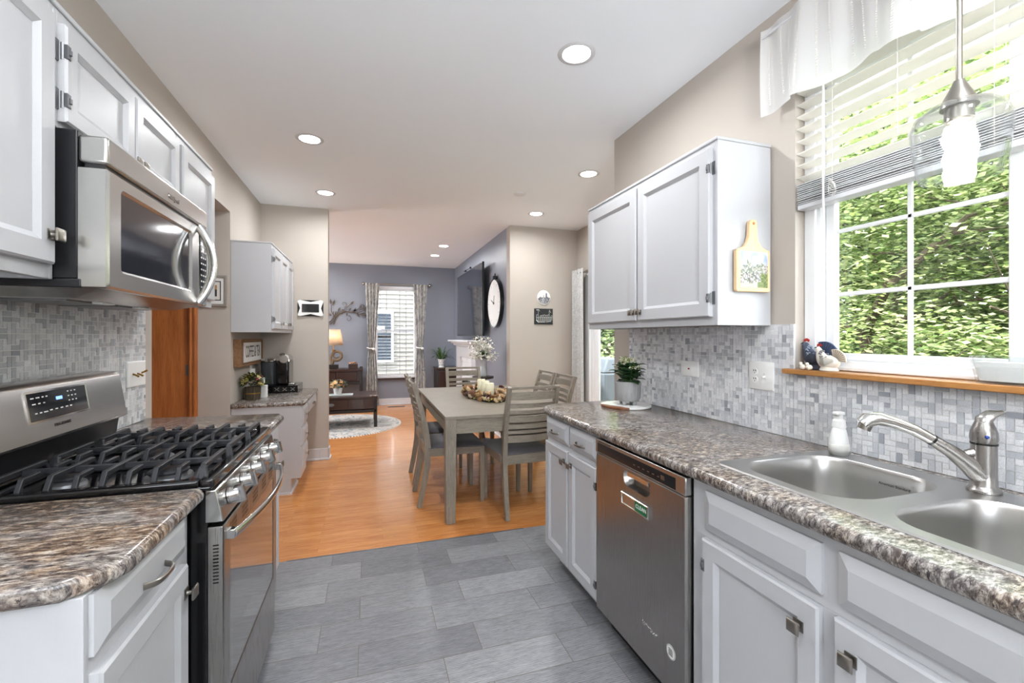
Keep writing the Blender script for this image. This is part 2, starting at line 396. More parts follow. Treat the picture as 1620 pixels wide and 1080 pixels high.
def arc(c, r, a0, a1, n, plane='xz', other=0):
    o = []
    for i in range(n + 1):
        a = a0 + (a1 - a0) * i / n; p, q = c[0] + r * math.cos(a), c[1] + r * math.sin(a)
        o.append((p, other, q) if plane == 'xz' else ((other, p, q) if plane == 'yz' else (p, q, other)))
    return o
# ------------------------------------------------------------------ structure
H = 2.70
struct(MB().box(-3.1, 1.80, -4.1, -.7, -.1, 0).box(-1.20, 1.80, -.7, 2.911, -.1, 0), 'floor', 'tile', flat=True)
struct(MB().box(-3.75, 2.74, 2.911, 9.1, -.1, 0).box(-2.7, -1.2, 2.6, 2.911, -.1, 0), 'floor', 'planks', flat=True)
struct(MB().box(-3.75, 2.74, -4.1, 9.1, H, H + .1), 'ceiling', 'ceil', flat=True)
def wall(name, mat, *boxes):
    m = MB()
    for b in boxes: m.box(*b)
    return struct(m, name, mat, flat=True)
WX0, WX1 = 1.643, 1.80
wall('wall_right', 'beige', (WX0, WX1, -4.1, .15, 0, H), (WX0, WX1, .15, 1.365, 0, 1.176), (WX0, WX1, .15, 1.365, 2.40, H), (WX0, WX1, 1.365, 2.757, 0, H))
wall('wall_return', 'beige', (1.80, 2.74, 2.62, 2.757, 0, H))
wall('wall_dining', 'beige', (2.585, 2.74, 2.757, 3.15, 0, H), (2.585, 2.74, 3.15, 4.95, 2.06, H), (2.585, 2.74, 4.95, 5.256, 0, H))
wall('wall_nook', 'beige', (1.665, 2.74, 5.256, 5.40, 0, H))
wall('wall_fireplace', 'gray', (1.6652, 1.80, 5.262, 9.1, 0, H))
wall('wall_back', 'gray', (-3.75, .12, 8.95, 9.1, 0, H), (.12, .90, 8.95, 9.1, 0, .52), (.12, .90, 8.95, 9.1, 2.30, H), (.90, 1.6652, 8.95, 9.1, 0, H))
wall('wall_left', 'beige', (-1.20, -1.063, -.7, 2.754, 0, H), (-1.20, -1.063, 2.754, 4.12, 2.331, H), (-1.20, -1.063, 4.12, 5.31, 0, H))
wall('wall_desk', 'beige', (-1.063, -.4155, 5.185, 5.31, 0, H))
wall('wall_hall', 'beige', (-2.6, -2.12, 4.12, 4.24, 0, H), (-2.12, -1.30, 4.12, 4.24, 2.05, H), (-1.30, -1.20, 4.12, 4.24, 0, H),
     (-2.7, -2.6, 2.6, 4.24, 0, H), (-2.6, -1.2, 2.6, 2.7, 0, H))
wall('wall_living', 'gray', (-3.75, -1.20, 5.20, 5.31, 0, H), (-3.75, -3.6, 5.31, 6.5, 0, H), (-3.75, -3.6, 6.5, 7.9, 0, .5), (-3.75, -3.6, 6.5, 7.9, 2.3, H), (-3.75, -3.6, 7.9, 8.95, 0, H))
wall('wall_front', 'beige', (-3.1, -2.2, -4.1, -4.0, 0, H), (-.2, WX0, -4.1, -4.0, 0, H), (-2.2, -.2, -4.1, -4.0, 2.15, H), (-2.2, -.2, -4.1, -4.0, 0, .95), (-3.1, -3.0, -4.0, -.6, 0, H), (-3.0, -1.2, -.7, -.6, 0, H))  # opening in this unseen wall is added and sized to let in fill daylight
# baseboards with a shoe moulding
def bboard(name, pts):   # list of (x0,x1,y0,y1, axis) strips
    m = MB()
    for x0, x1, y0, y1, sx, sy in pts:
        m.box(x0, x1, y0, y1, 0, .125)
        m.box(min(x0, x0 + sx * .012), max(x1, x1 + sx * .012), min(y0, y0 + sy * .012), max(y1, y1 + sy * .012), 0, .022)
    return struct(m, name, 'trim', bevel=.004)
bboard('baseboard_desk', [(-.50, -.403, 5.171, 5.185, 0, -1), (-.4155, -.4015, 5.171, 5.31, 1, 0), (-1.04, -.50, 5.171, 5.185, 0, -1)])
bboard('baseboard_back', [(-3.6, 1.665, 8.936, 8.95, 0, -1)])
bboard('baseboard_fireplace', [(1.651, 1.665, 5.27, 6.3, -1, 0), (1.651, 1.665, 8.3, 8.93, -1, 0)])
bboard('baseboard_nook', [(1.651, 2.585, 5.242, 5.256, 0, -1), (2.571, 2.585, 4.99, 5.24, -1, 0), (2.571, 2.585, 2.757, 3.1, -1, 0)])
bboard('baseboard_left', [(-1.063, -1.049, 4.13, 4.15, 1, 0), (-1.29, -1.063, 4.106, 4.12, 0, -1)])
# hall door, hinged on the right
d = sthing('door_1', (-1.7, 4.14, 0))
put(MB().box(-2.09, -1.352, 4.135, 4.17, .01, 2.03), 'door_leaf', 'doorwood', d, bevel=.002)
put(MB().box(-1.352, -1.345, 4.14, 4.17, 0, 2.04).box(-1.348, -1.335, 4.128, 4.24, 0, 2.045).box(-1.345, -1.285, 4.104, 4.135, 0, 2.10).box(-1.338, -1.325, 4.098, 4.11, 0, 2.10).box(-1.31, -1.292, 4.096, 4.11, 0, 2.10)
    .box(-2.10, -2.09, 4.128, 4.24, 0, 2.045).box(-2.155, -2.095, 4.104, 4.135, 0, 2.10).box(-2.155, -1.285, 4.104, 4.135, 2.045, 2.10), 'door_casing', 'doorwood', d, bevel=.003)
for z in (.25, 1.06, 1.80): put(MB().cyl((-1.351, 4.128, z - .045), (-1.351, 4.128, z + .045), .007, n=8).box(-1.372, -1.33, 4.13, 4.136, z - .042, z + .042), 'hinge', 'hinge', d)
# kitchen window: vinyl slider with grilles, in a drywall reveal
w = sthing('window_1', (1.74, .757, 1.19))
put(MB().box(1.700, 1.79, 1.300, 1.364, 1.197, 2.40).box(1.700, 1.79, .151, .22, 1.197, 2.40).box(1.700, 1.79, .22, 1.30, 1.197, 1.235).box(1.700, 1.79, .22, 1.30, 2.35, 2.40)
    .box(1.688, 1.70, 1.315, 1.363, 1.197, 2.40).box(1.688, 1.70, .151, 1.315, 1.197, 1.212), 'window_frame', 'vinyl', w, bevel=.004)
for (ya, yb, xa, nm) in ((.735, 1.298, 1.722, 0), (.222, .775, 1.752, 1)):
    s_ = put(MB().box(xa, xa + .028, ya, ya + .035, 1.235, 2.35).box(xa, xa + .028, yb - .035, yb, 1.235, 2.35).box(xa, xa + .028, ya + .035, yb - .035, 1.235, 1.262).box(xa, xa + .028, ya + .035, yb - .035, 2.31, 2.35), 'sash', 'vinyl', w, bevel=.004)
    g = MB(); ym = (ya + yb) / 2
    g.bar((xa + .014, ym, 1.262), (xa + .014, ym, 2.31), .016, .008, up=(1, 0, 0))
    for z in (1.488, 1.732, 1.975, 2.19): g.bar((xa + .014, ya + .035, z), (xa + .014, yb - .035, z), .008, .016)
    put(g, 'grille', 'vinyl', s_, bevel=.003)
    put(MB().box(xa + .012, xa + .016, ya + .035, yb - .035, 1.262, 2.31), 'pane', 'glass', s_, flat=True)
struct(MB().box(1.60, 1.70, .10, 1.365, 1.176, 1.196).box(1.60, 1.643, 1.365, 1.39, 1.176, 1.196).box(1.70, 1.79, .151, 1.364, 1.176, 1.196), 'windowsill', 'oak', bevel=.003)['kind'] = 'structure'
# living room window
w = sthing('window_2', (.51, 9.0, .52))
put(MB().box(.12, .165, 8.94, 9.05, .52, 2.30).box(.855, .90, 8.94, 9.05, .52, 2.30).box(.165, .855, 8.94, 9.05, .52, .57).box(.165, .855, 8.94, 9.05, 2.25, 2.30)
    .box(.165, .855, 9.0, 9.04, 1.40, 1.45), 'window_frame', 'vinyl', w, bevel=.003)
put(MB().box(.165, .855, 9.02, 9.024, .57, 2.25), 'pane', 'glass', w, flat=True)
put(MB().box(.08, .94, 8.90, 8.949, .49, .525), 'window_stool', 'darkwood', w, bevel=.004)
w = sthing('window_3', (-3.68, 7.2, .5))
put(MB().box(-3.7, -3.63, 6.5, 6.55, .5, 2.3).box(-3.7, -3.63, 7.85, 7.9, .5, 2.3).box(-3.7, -3.63, 6.55, 7.85, .5, .55).box(-3.7, -3.63, 6.55, 7.85, 2.25, 2.3), 'window_frame', 'vinyl', w)
# patio door
w = sthing('door_2', (2.66, 4.05, 0))
put(MB().box(2.60, 2.70, 4.88, 4.95, 0, 2.06).box(2.60, 2.70, 3.15, 3.22, 0, 2.06).box(2.60, 2.70, 3.22, 4.88, 0, .04).box(2.60, 2.70, 3.22, 4.88, 1.99, 2.06)
    .box(2.572, 2.60, 4.90, 5.01, 0, 2.12).box(2.572, 2.60, 3.09, 3.20, 0, 2.12).box(2.572, 2.60, 3.20, 4.90, 2.01, 2.12), 'door_frame', 'vinyl', w, bevel=.003)
for ya, yb, xa in ((4.00, 4.87, 2.625), (3.23, 4.10, 2.66)):
    s_ = put(MB().box(xa, xa + .03, ya, ya + .085, .045, 1.985).box(xa, xa + .03, yb - .10, yb, .045, 1.985).box(xa, xa + .03, ya + .085, yb - .10, .045, .15).box(xa, xa + .03, ya + .085, yb - .10, 1.89, 1.985), 'sliding_panel', 'vinyl', w, bevel=.004)
    put(MB().box(xa + .013, xa + .017, ya + .085, yb - .10, .15, 1.89), 'pane', 'glass', s_, flat=True)
# floor seam
struct(MB().box(-.46, 1.02, 2.905, 2.915, 0, .0015), 'trim_seam', 'hinge')
# backsplash mosaic (pinwheel blocks of marble on grout)
def mosaic(name, label, x, s, y0, y1, z0, z1, cut=None):
    p = .0525; u = p / 3; g = .0011; r = random.Random(3 if s < 0 else 5)
    t = sthing(name, (x, (y0 + y1) / 2, z0))
    b = MB()
    a, c = sorted((x, x + s * .006))
    regs = cut or [(y0, y1, z0, z1)]
    for q in regs: b.box(a, c, q[0], q[1], q[2], q[3])
    put(b, 'grout', paint(name + '_grout', (226, 226, 224), .8), t, flat=True)
    m = MB(); a, c = sorted((x + s * .0055, x + s * .0085))
    greys = [(236, 237, 239), (230, 231, 233), (222, 223, 226), (212, 214, 218), (200, 202, 207), (188, 191, 196), (232, 231, 229), (224, 223, 220)]
    for (ya, yb, za, zb) in regs:
        for i in range(int((ya - y0) / p) - 1, int((yb - y0) / p) + 2):
            for j in range(int((za - z0) / p) - 1, int((zb - z0) / p) + 2):
                oy, oz = y0 + i * p, z0 + j * p
                blk = [(0, 2, 0, 1), (2, 3, 0, 2), (1, 3, 2, 3), (0, 1, 1, 3), (1, 2, 1, 2)]
                if (i + j) % 2: blk = [(1, 3, 0, 1), (0, 1, 0, 2), (0, 2, 2, 3), (2, 3, 1, 3), (1, 2, 1, 2)]
                for q, (ca, cb, cc, cdd) in enumerate(blk):
                    A, B, Cc, D = max(ya, oy + ca * u + g), min(yb, oy + cb * u - g), max(za, oz + cc * u + g), min(zb, oz + cdd * u - g)
                    if B - A < .002 or D - Cc < .002: continue
                    k = r.choice(greys[:6] if q < 4 else greys[:2]); k = tuple(max(0, min(255, v + r.randint(-7, 7))) for v in (k[0],)) * 3 if 0 else k
                    if r.random() < .03: k = (160, 163, 170)
                    m.color(k); m.box(a, c, A, B, Cc, D)
    put(m, 'mosaic_tile', 'marble', t, flat=True, recalc=False)
    return t
mosaic('wall_right_backsplash', '', WX0, -1, .0, 2.559, .9145, 1.376, [(0., 1.364, .9145, 1.1755), (1.364, 2.559, .9145, 1.376)])
mosaic('wall_left_backsplash', '', -1.063, 1, .90, 2.666, .9145, 1.50)
# ------------------------------------------------------------------ cabinet parts
def door_panel(Mx, u0, u1, v0, v1, name, parent, mat='white', w=.052, t=.02):
    m = MB(); m.rings(Mx, u0, u1, v0, v1, [(0, 0), (0, t - .005), (.005, t), (w, t), (w + .004, t - .003), (w + .014, t - .009), (w + .014, t - .010)])
    return put(m, name, mat, parent, angle=25)
def drawer_front(Mx, u0, u1, v0, v1, name, parent, mat='white', t=.02):
    m = MB(); m.rings(Mx, u0, u1, v0, v1, [(0, 0), (0, .008), (.004, .010), (.026, t - .001), (.028, t)])
    return put(m, name, mat, parent, angle=12)
def knob(Mx, u, v, d, parent, name='knob'):
    m = MB(); T = Mx @ Matrix.Translation((u, v, d))
    m.rings(T, -.013, .013, -.013, .013, [(0, 0), (0, .002), (.002, .003)])
    m.sweep([T @ Vector((0, 0, .002)), T @ Vector((0, 0, .010)), T @ Vector((0, 0, .018))], [.0065, .0045, .006], 10)
    m.rings(T, -.0155, .0155, -.0155, .0155, [(.003, .016), (0, .018), (0, .021), (.003, .0245), (.008, .026)])
    return put(m, name, 'nickel', parent)
def pull(Mx, u, v, d, parent, half=.048, vert=False):
    m = MB(); T = Mx @ Matrix.Translation((u, v, d))
    if vert: T = T @ Matrix.Rotation(PI / 2, 4, 'Z')
    P = []; R = []
    for i in range(13):
        a = -1 + 2 * i / 12; P.append(T @ Vector((a * half, 0, .004 + .022 * (1 - a ** 4) if abs(a) < .98 else 0))); R.append((.0075 - .002 * (1 - abs(a)), .0035))
    nrm = (T.to_3x3() @ Vector((0, 1, 0)))
    m.sweep(P, [(q[1], q[0]) for q in R], 8, up=None) if 0 else m.sweep(P, [(.0035, q[0]) for q in R], 8, up=nrm)
    return put(m, 'pull', 'nickel', parent)
def hinge(Mx, u, v, parent, sgn=1):
    m = MB(); T = Mx @ Matrix.Translation((u, v, 0)) @ Matrix.Diagonal((sgn, 1, 1, 1))
    m.rings(T, -.014, .002, -.027, .027, [(0, 0), (0, .003), (.002, .004)])
    m.sweep([T @ Vector((.004, -.022, .010)), T @ Vector((.004, .022, .010))], .0055, 8)
    m.rings(T, .0, .014, -.018, .018, [(0, .012), (0, .0215), (.002, .023)])
    m.rings(T, .003, .011, -.007, .007, [(0, .02), (0, .026), (.001, .027)])
    return put(m, 'hinge', 'hinge', parent)
def nosing(poly, edges, z0, z1, name, mat, label, cat, r=.016):
    # worktop slab from a plan polygon with a rolled edge on every side
    m = MB(); n = len(poly); P = [Vector((*p, 0)) for p in poly]
    nr = []
    area = sum(P[i].x * P[(i + 1) % n].y - P[(i + 1) % n].x * P[i].y for i in range(n)); sg = 1 if area > 0 else -1
    for i in range(n):
        a, b, c = P[i - 1], P[i], P[(i + 1) % n]
        e1 = (b - a).normalized(); e2 = (c - b).normalized(); n1 = Vector((e1.y, -e1.x, 0)) * sg; n2 = Vector((e2.y, -e2.x, 0)) * sg
        q = (n1 + n2); q = q / max(q.dot(n1), .3); nr.append(q)
    rings = []
    for k in range(9):
        a = -PI / 2 + PI * k / 8; ins = r * (1 - math.cos(a)); hz = (z1 - z0) / 2
        rings.append([m.bm.verts.new(P[i] - nr[i] * ins * (1 if edges[i] else 0) + Vector((0, 0, z0 + hz + hz * math.sin(a)))) for i in range(n)])
    for a, b in zip(rings, rings[1:]):
        for i in range(n): m._f([a[i], a[(i + 1) % n], b[(i + 1) % n], b[i]])
    m._f(rings[0][::-1]); m._f(rings[-1])
    o = put(m, name, mat, angle=50); tag(o, label, cat); return o
# ------------------------------------------------------------------ left run: uppers, microwave, range, bases
LW = -1.063
def upper_carcass(t, xb, xf, y0, y1, z0, z1, crown=None):
    s = 1 if xf > xb else -1
    a, b = sorted((xb, xf - s * .02)); m = MB().box(a, b, y0 + .014, y1 - .014, z0 + .012, z1)
    a, b = sorted((xf - s * .02, xf)); m.box(a, b, y0 + .014, y1 - .014, z0, z1)
    m.box(min(xb, xf), max(xb, xf), y0, y0 + .014, z0, z1); m.box(min(xb, xf), max(xb, xf), y1 - .014, y1, z0, z1)
    o = put(m, 'carcass', 'white', t, bevel=.0015)
    c = MB(); e = .006
    c.box(min(xb, xf + s * e), max(xb, xf + s * e), y0 - e * .5, y1 + e * .5, z1 + .0005, z1 + .014)
    put(c, 'top_moulding', 'white', t, bevel=.003)
    return o
FL = faceX(-.76, 1)
t = thing('upper_cabinet', 'white upper cabinet left of the microwave, its door knob beside the black microwave side', 'cabinet', (-.91, 1.19, 1.47), 'white wall cabinets on the range side')
upper_carcass(t, LW + .002, -.76, .955, 1.428, 1.47, 2.165)
dr = door_panel(FL, .975, 1.404, 1.505, 2.13, 'door', t); knob(FL, 1.383, 1.575, .02, dr)
for z in (1.60, 2.03): hinge(FL, .975, z, dr)
t = thing('upper_cabinet', 'low white two-door cabinet above the stainless microwave', 'cabinet', (-.91, 1.81, 1.86), 'white wall cabinets on the range side')
upper_carcass(t, LW + .002, -.76, 1.43, 2.188, 1.862, 2.165)
dr = door_panel(FL, 1.445, 1.802, 1.878, 2.13, 'door', t, w=.045); knob(FL, 1.785, 1.902, .02, dr)
for z in (1.935, 2.06): hinge(FL, 1.445, z, dr)
dr = door_panel(FL, 1.812, 2.170, 1.878, 2.13, 'door', t, w=.045); knob(FL, 1.832, 1.902, .02, dr)
t = thing('upper_cabinet', 'narrow white upper cabinet at the far side of the microwave', 'cabinet', (-.91, 2.4, 1.47), 'white wall cabinets on the range side')
upper_carcass(t, LW + .002, -.76, 2.19, 2.625, 1.47, 2.165)
dr = door_panel(FL, 2.205, 2.61, 1.505, 2.13, 'door', t); knob(FL, 2.225, 1.56, .02, dr)

# over-the-range microwave
t = thing('microwave_oven', 'stainless over-the-range microwave with dark window and bowed vertical handle', 'microwave', (-.86, 1.81, 1.43))
put(MB().box(LW + .012, -.712, 1.432, 2.186, 1.475, 1.858).box(LW + .012, -.705, 1.432, 2.186, 1.452, 1.475), 'body', 'satinblack', t, bevel=.003)
m = MB(); F = frame((0, 1.445, 0), (1, 0, 0), (0, 0, 1))
m.prism([(-.705, 1.452), (-.99, 1.432), (-1.02, 1.452)], F, 0, 0) if 0 else None
m.hexa([(-.99, 1.50, 1.430), (-.75, 1.50, 1.430), (-.75, 2.12, 1.430), (-.99, 2.12, 1.430), (-1.04, 1.44, 1.453), (-.668, 1.44, 1.453), (-.668, 2.18, 1.453), (-1.04, 2.18, 1.453)])
und = put(m, 'underside', 'steely', t, bevel=.003)
for y in (1.56, 1.83): put(MB().box(-.96, -.80, y, y + .23, 1.426, 1.4295), 'grease_filter', 'hinge', und)
for y in (1.66, 1.90): put(MB().box(-.79, -.765, y, y + .07, 1.424, 1.4295), 'cooktop_light', 'plasticw', und)
XF = -.648
m = MB().box(-.712, XF, 1.432, 2.186, 1.775, 1.848)
put(m, 'vent_panel', 'steely', t, bevel=.008, seg=3)
F = faceX(XF, 1)
put(MB().box(-.70, XF - .01, 1.44, 2.18, 1.766, 1.776), 'vent_gap', 'black', t)
# door: ring from outline to recessed window
m = MB()
def loop(m, Mx, poly, d): return [m.bm.verts.new(Mx @ Vector((x, y, d))) for x, y in poly]
def bridge(m, a, b):
    n = len(a)
    for i in range(n): m._f([a[i], a[(i + 1) % n], b[(i + 1) % n], b[i]])
Lo = [rrect(1.434, 2.085, 1.452, 1.766, .006, 4), rrect(1.434, 2.085, 1.452, 1.766, .006, 4), rrect(1.440, 2.080, 1.458, 1.760, .008, 4), rrect(1.496, 2.018, 1.500, 1.730, .016, 4), rrect(1.506, 2.008, 1.508, 1.722, .014, 4)]
Ds = [-.064, -.006, 0, 0, -.008]
pr = None
for P, dd in zip(Lo, Ds):
    q = loop(m, F, P, dd)
    if pr: bridge(m, pr, q)
    else: m._f(q[::-1])
    pr = q
dr = put(m, 'door', 'steely', t, angle=30)
m = MB(); m._f(loop(m, F, rrect(1.506, 2.008, 1.508, 1.722, .014, 4), -.007)); put(m, 'door_window', 'dglass', dr, flat=True)
P = [F @ Vector((2.066, 1.462 + .30 * i / 14, .004 + .052 * math.sin(PI * i / 14) ** .8)) for i in range(15)]
put(MB().sweep(P, [(.016, .006)] * 15, 10, up=(0, 1, 0)), 'handle', 'chrome', dr)
pn = put(MB().box(-.712, XF - .002, 2.087, 2.186, 1.452, 1.766), 'control_panel', 'steely', t, bevel=.006)
put(MB().rings(F, 2.098, 2.176, 1.487, 1.748, [(0, -.002), (0, .0006), (.002, .001)]), 'keypad', 'black', pn)
m = MB()
for j in range(9):
    for i in range(3): m.box(XF + .001, XF + .0016, 2.108 + i * .022, 2.120 + i * .022, 1.50 + j * .024, 1.506 + j * .024)
put(m, 'key_lettering', 'plasticw', pn)
text('Whirlpool', .021, frame((XF + .0012, 1.845, 1.806), (0, 1, 0), (0, 0, 1)), 'wordmark', 'chrome', t, .0012, shear=.2)

# near base cabinet and its worktop
def base_carcass(t, xb, xf, y0, y1, toe_mat='white', z1=.876):
    s = 1 if xf > xb else -1
    a, b = sorted((xb, xf)); m = MB().box(a, b, y0, y1, .105, z1)
    a, b = sorted((xb, xf - s * .075)); m.box(a, b, y0, y1, 0, .105)
    return put(m, 'carcass', 'white', t, bevel=.0015)
FB = faceX(-.468, 1)
t = thing('base_cabinet', 'white base cabinet with one drawer under the nearest worktop left of the range', 'cabinet', (-.76, 1.19, 0))
base_carcass(t, LW + .002, -.468, .957, 1.42)
dr = drawer_front(FB, .972, 1.372, .762, .872, 'drawer', t); pull(FB, 1.175, .802, .02, dr, .052)
dr = door_panel(FB, .972, 1.372, .125, .732, 'door', t); knob(FB, 1.352, .665, .02, dr)
nosing([(LW, .937), (-.492, .937), (-.437, .995), (-.424, 1.03), (-.424, 1.405), (-.434, 1.424), (LW, 1.424)], [0, 1, 1, 1, 1, 1, 0], .876, .914, 'worktop', 'granite2',
       'speckled brown and cream worktop with a clipped corner in the lower left', 'worktop')
t = thing('base_cabinet', 'slim white base cabinet on the far side of the range', 'cabinet', (-.76, 2.4, 0))
base_carcass(t, LW + .002, -.468, 2.205, 2.63)
dr = drawer_front(FB, 2.222, 2.612, .762, .872, 'drawer', t); pull(FB, 2.42, .81, .02, dr, .05)
dr = door_panel(FB, 2.222, 2.612, .125, .732, 'door', t); knob(FB, 2.59, .66, .02, dr)
nosing([(LW, 2.198), (-.424, 2.198), (-.424, 2.60), (-.45, 2.665), (LW, 2.70)], [0, 1, 1, 1, 0], .876, .914, 'worktop', 'granite',
       'short speckled worktop between the range and the brown hall door', 'worktop')

# gas range
t = thing('gas_range', 'stainless gas range with black grates, five knobs and a tall back panel', 'range', (-.72, 1.81, 0))
Y0, Y1 = 1.434, 2.186
put(MB().box(LW + .03, -.425, Y0, Y1, .03, .905), 'body', 'black', t, bevel=.004)
m = MB().box(LW + .02, -.415, Y0 - .002, Y1 + .002, .897, .912)
m.box(-.445, -.408, Y0 - .002, Y1 + .002, .905, .932); m.box(-.99, -.445, Y0 - .002, Y0 + .03, .905, .930); m.box(-.99, -.445, Y1 - .03, Y1 + .002, .905, .930); m.box(-.99, -.93, Y0, Y1, .905, .932)
put(m, 'cooktop', 'black', t, bevel=.007, seg=3)
for (x, y, r) in ((-.80, 1.56, .034), (-.56, 1.56, .05), (-.69, 1.81, .045), (-.80, 2.06, .04), (-.56, 2.06, .046)):
    b = put(MB().lathe([(0, 0), (r + .012, 0), (r + .008, .008), (r - .004, .010), (r - .004, .016), (0, .016)], (x, y, .912), 24), 'burner_head', 'hinge', t)
    put(MB().lathe([(0, .016), (r, .016), (r + .001, .021), (r - .004, .025), (0, .026)], (x, y, .912), 24), 'burner_cap', 'iron', b)
for k in range(3):
    ya = Y0 + .018 + k * .2395; yb = ya + .236
    m = MB(); zt = .957; zl = .925
    for x in (-.905, -.79, -.675, -.56, -.448):
        m.sweep([(x, ya + .004, zl - .008), (x, ya + .026, zt), (x, yb - .026, zt), (x, yb - .004, zl - .008)], (.0065, .0075) if 0 else [(.0075, .0065)] * 4, 4, prof=[(1, 1), (-1, 1), (-1, -1), (1, -1)], up=(1, 0, 0))
    for x in (-.848, -.732, -.618, -.504):
        for a, s in ((ya, 1), (yb, -1)):
            m.sweep([(x, a + s * .004, zl - .008), (x, a + s * .022, zt - .002), (x, a + s * .085, zt - .002)], [(.0065, .006)] * 3, 4, prof=[(1, 1), (-1, 1), (-1, -1), (1, -1)], up=(1, 0, 0))
    for y in (ya + .006, yb - .006): m.box(-.915, -.44, y - .006, y + .006, .914, .926)
    for x in (-.905, -.448): m.box(x - .006, x + .006, ya, yb, .914, .926)
    ym = (ya + yb) / 2
    for x in (-.79, -.56): m.box(x - .11, x + .11, ym - .005, ym + .005, zt - .012, zt + .004)
    for x in (-.905, -.448): m.hexa([(x - .02, ya, .918), (x + .02, ya, .918), (x + .02, ya + .012, .918), (x - .02, ya + .012, .918), (x - .008, ya + .018, zt), (x + .008, ya + .018, zt), (x + .008, ya + .034, zt), (x - .008, ya + .034, zt)])
    put(m, 'grate', 'iron', t, bevel=.0018)
# slanted fascia
FZ = frame((0, Y0, 0), (1, 0, 0), (0, 0, 1))  # u=x v=z n=-y
fa = put(MB().prism([(-.432, .898), (-.404, .898), (-.386, .808), (-.432, .808)], FZ, 0, -(Y1 - Y0)), 'fascia', 'chrome', t, bevel=.003)
kf = frame((-.3945, 0, .853), (0, 1, 0), (-.018, 0, .09))
for y in (1.517, 1.665, 1.81, 1.955, 2.103):
    T = kf @ Matrix.Translation((y, 0, .001)); k = MB()
    k.lathe([(0, 0), (.024, 0), (.024, .006), (.0225, .008), (.0215, .026), (.019, .030), (0, .031)], (0, 0, 0), 24, T)
    kn = put(k, 'knob', 'chrome', t)
    k = MB(); k.rings(T @ Matrix.Rotation(.15, 4, 'Z'), -.0085, .0085, -.025, .025, [(0, .018), (0, .038), (.003, .042)]); put(k, 'grip', 'chrome', kn)
# oven door
m = MB(); FD = faceX(-.386, 1)
for i, (P, dd) in enumerate(zip([rrect(Y0 + .002, Y1 - .002, .222, .795, .004, 3), rrect(Y0 + .002, Y1 - .002, .222, .795, .004, 3), rrect(Y0 + .006, Y1 - .006, .226, .791, .004, 3), rrect(1.498, 2.122, .30, .728, .012, 3), rrect(1.502, 2.118, .304, .724, .012, 3)], [-.038, -.003, 0, 0, -.003])):
    q = loop(m, FD, P, dd)
    if i: bridge(m, pr, q)
    else: m._f(q[::-1])
    pr = q
dr = put(m, 'oven_door', 'steelv', t, angle=30)
MT['mglass'] = M('mirror_dark_glass', (34, 32, 32), .05, 0, 1., .6, ior=2.3)
m = MB(); m._f(loop(m, FD, rrect(1.502, 2.118, .304, .724, .012, 3), -.002)); put(m, 'oven_window', 'mglass', dr, flat=True)
for g0 in (1.50, 1.63, 1.77, 1.91, 2.03):
    m = MB()
    for i in range(6):
        for j in range(3): m.box(-.3865, -.3855, g0 + i * .012, g0 + i * .012 + .005, .742 + j * .014, .752 + j * .014)
    put(m, 'vent_grille', 'black', dr, flat=True)
m = MB()
for i in range(12): m.box(-.412, -.398, Y0 + .0005, Y0 + .003, .742 - i * .0095, .7455 - i * .0095)
put(m, 'vent_grille', 'black', dr, flat=True)
P = []; R = []
for i in range(25):
    a = -1 + i / 12; P.append((-.384 + .018 + .046 * (1 - a * a), 1.81 + a * .352, .762 + .006 * (1 - a * a))); R.append((.008, .013))
m = MB().sweep(P, R, 10, up=(0, 0, 1)); m.box(-.387, -.362, 1.452, 1.478, .750, .776); m.box(-.387, -.362, 2.142, 2.168, .750, .776)
put(m, 'handle', 'chrome', dr, bevel=.002)
put(MB().box(-.424, -.392, Y0 + .004, Y1 - .004, .045, .212), 'storage_drawer', 'steelv', t, bevel=.004)
# back panel with clock
bg = put(MB().prism([(-1.048, .91), (-.966, .91), (-.952, 1.008), (-.99, 1.03), (-1.048, 1.03)], FZ, .0, -(Y1 - Y0)), 'back_riser', 'satinblack', t, bevel=.002)
sec = [(-1.03, 1.008), (-.938, 1.006), (-.930, 1.010), (-.926, 1.018), (-.950, 1.172), (-.956, 1.182), (-.968, 1.188), (-1.03, 1.19)]
bg = put(MB().prism(sec, FZ, .0, -(Y1 - Y0)), 'back_panel', 'steely', t, bevel=.004, seg=3)
G = frame((-.926, 0, 1.018), (0, 1, 0), (-.024, 0, .154))
put(MB().rings(G, 1.652, 1.945, .052, .146, [(0, -.001), (0, .003), (.005, .004), (.007, .002)]), 'display_bezel', 'chrome', bg)
dp = put(MB().rings(G, 1.659, 1.938, .059, .139, [(0, .001), (0, .0035)]), 'display', 'dglass', bg, flat=True)
m = MB()
for (u, v, wd) in [(1.672, .124, .014), (1.694, .124, .016), (1.72, .124, .008), (1.737, .124, .008), (1.675, .106, .015), (1.70, .106, .01), (1.722, .106, .008), (1.68, .078, .01), (1.70, .078, .01), (1.718, .078, .018), (1.745, .08, .012), (1.77, .08, .012), (1.795, .08, .012), (1.82, .08, .012), (1.842, .08, .01)] + [(1.84 + .018 * i, .128 - .015 * j, .007) for i in range(3) for j in range(3)]:
    m.rings(G, u, u + wd, v, v + .0035, [(0, .0036), (0, .004)])
put(m, 'key_lettering', 'plasticw', dp)
m = MB(); m.rings(G, 1.782, 1.812, .109, .119, [(0, .0036), (0, .004)]); put(m, 'clock_digits', M('blue_readout', (90, 130, 220), .4, emit=(110, 150, 255), es=1.2), dp)
text('FRIGIDAIRE', .0135, G @ Matrix.Translation((1.80, .032, .0006)), 'wordmark', 'satinblack', bg, .0004, spacing=1.2)

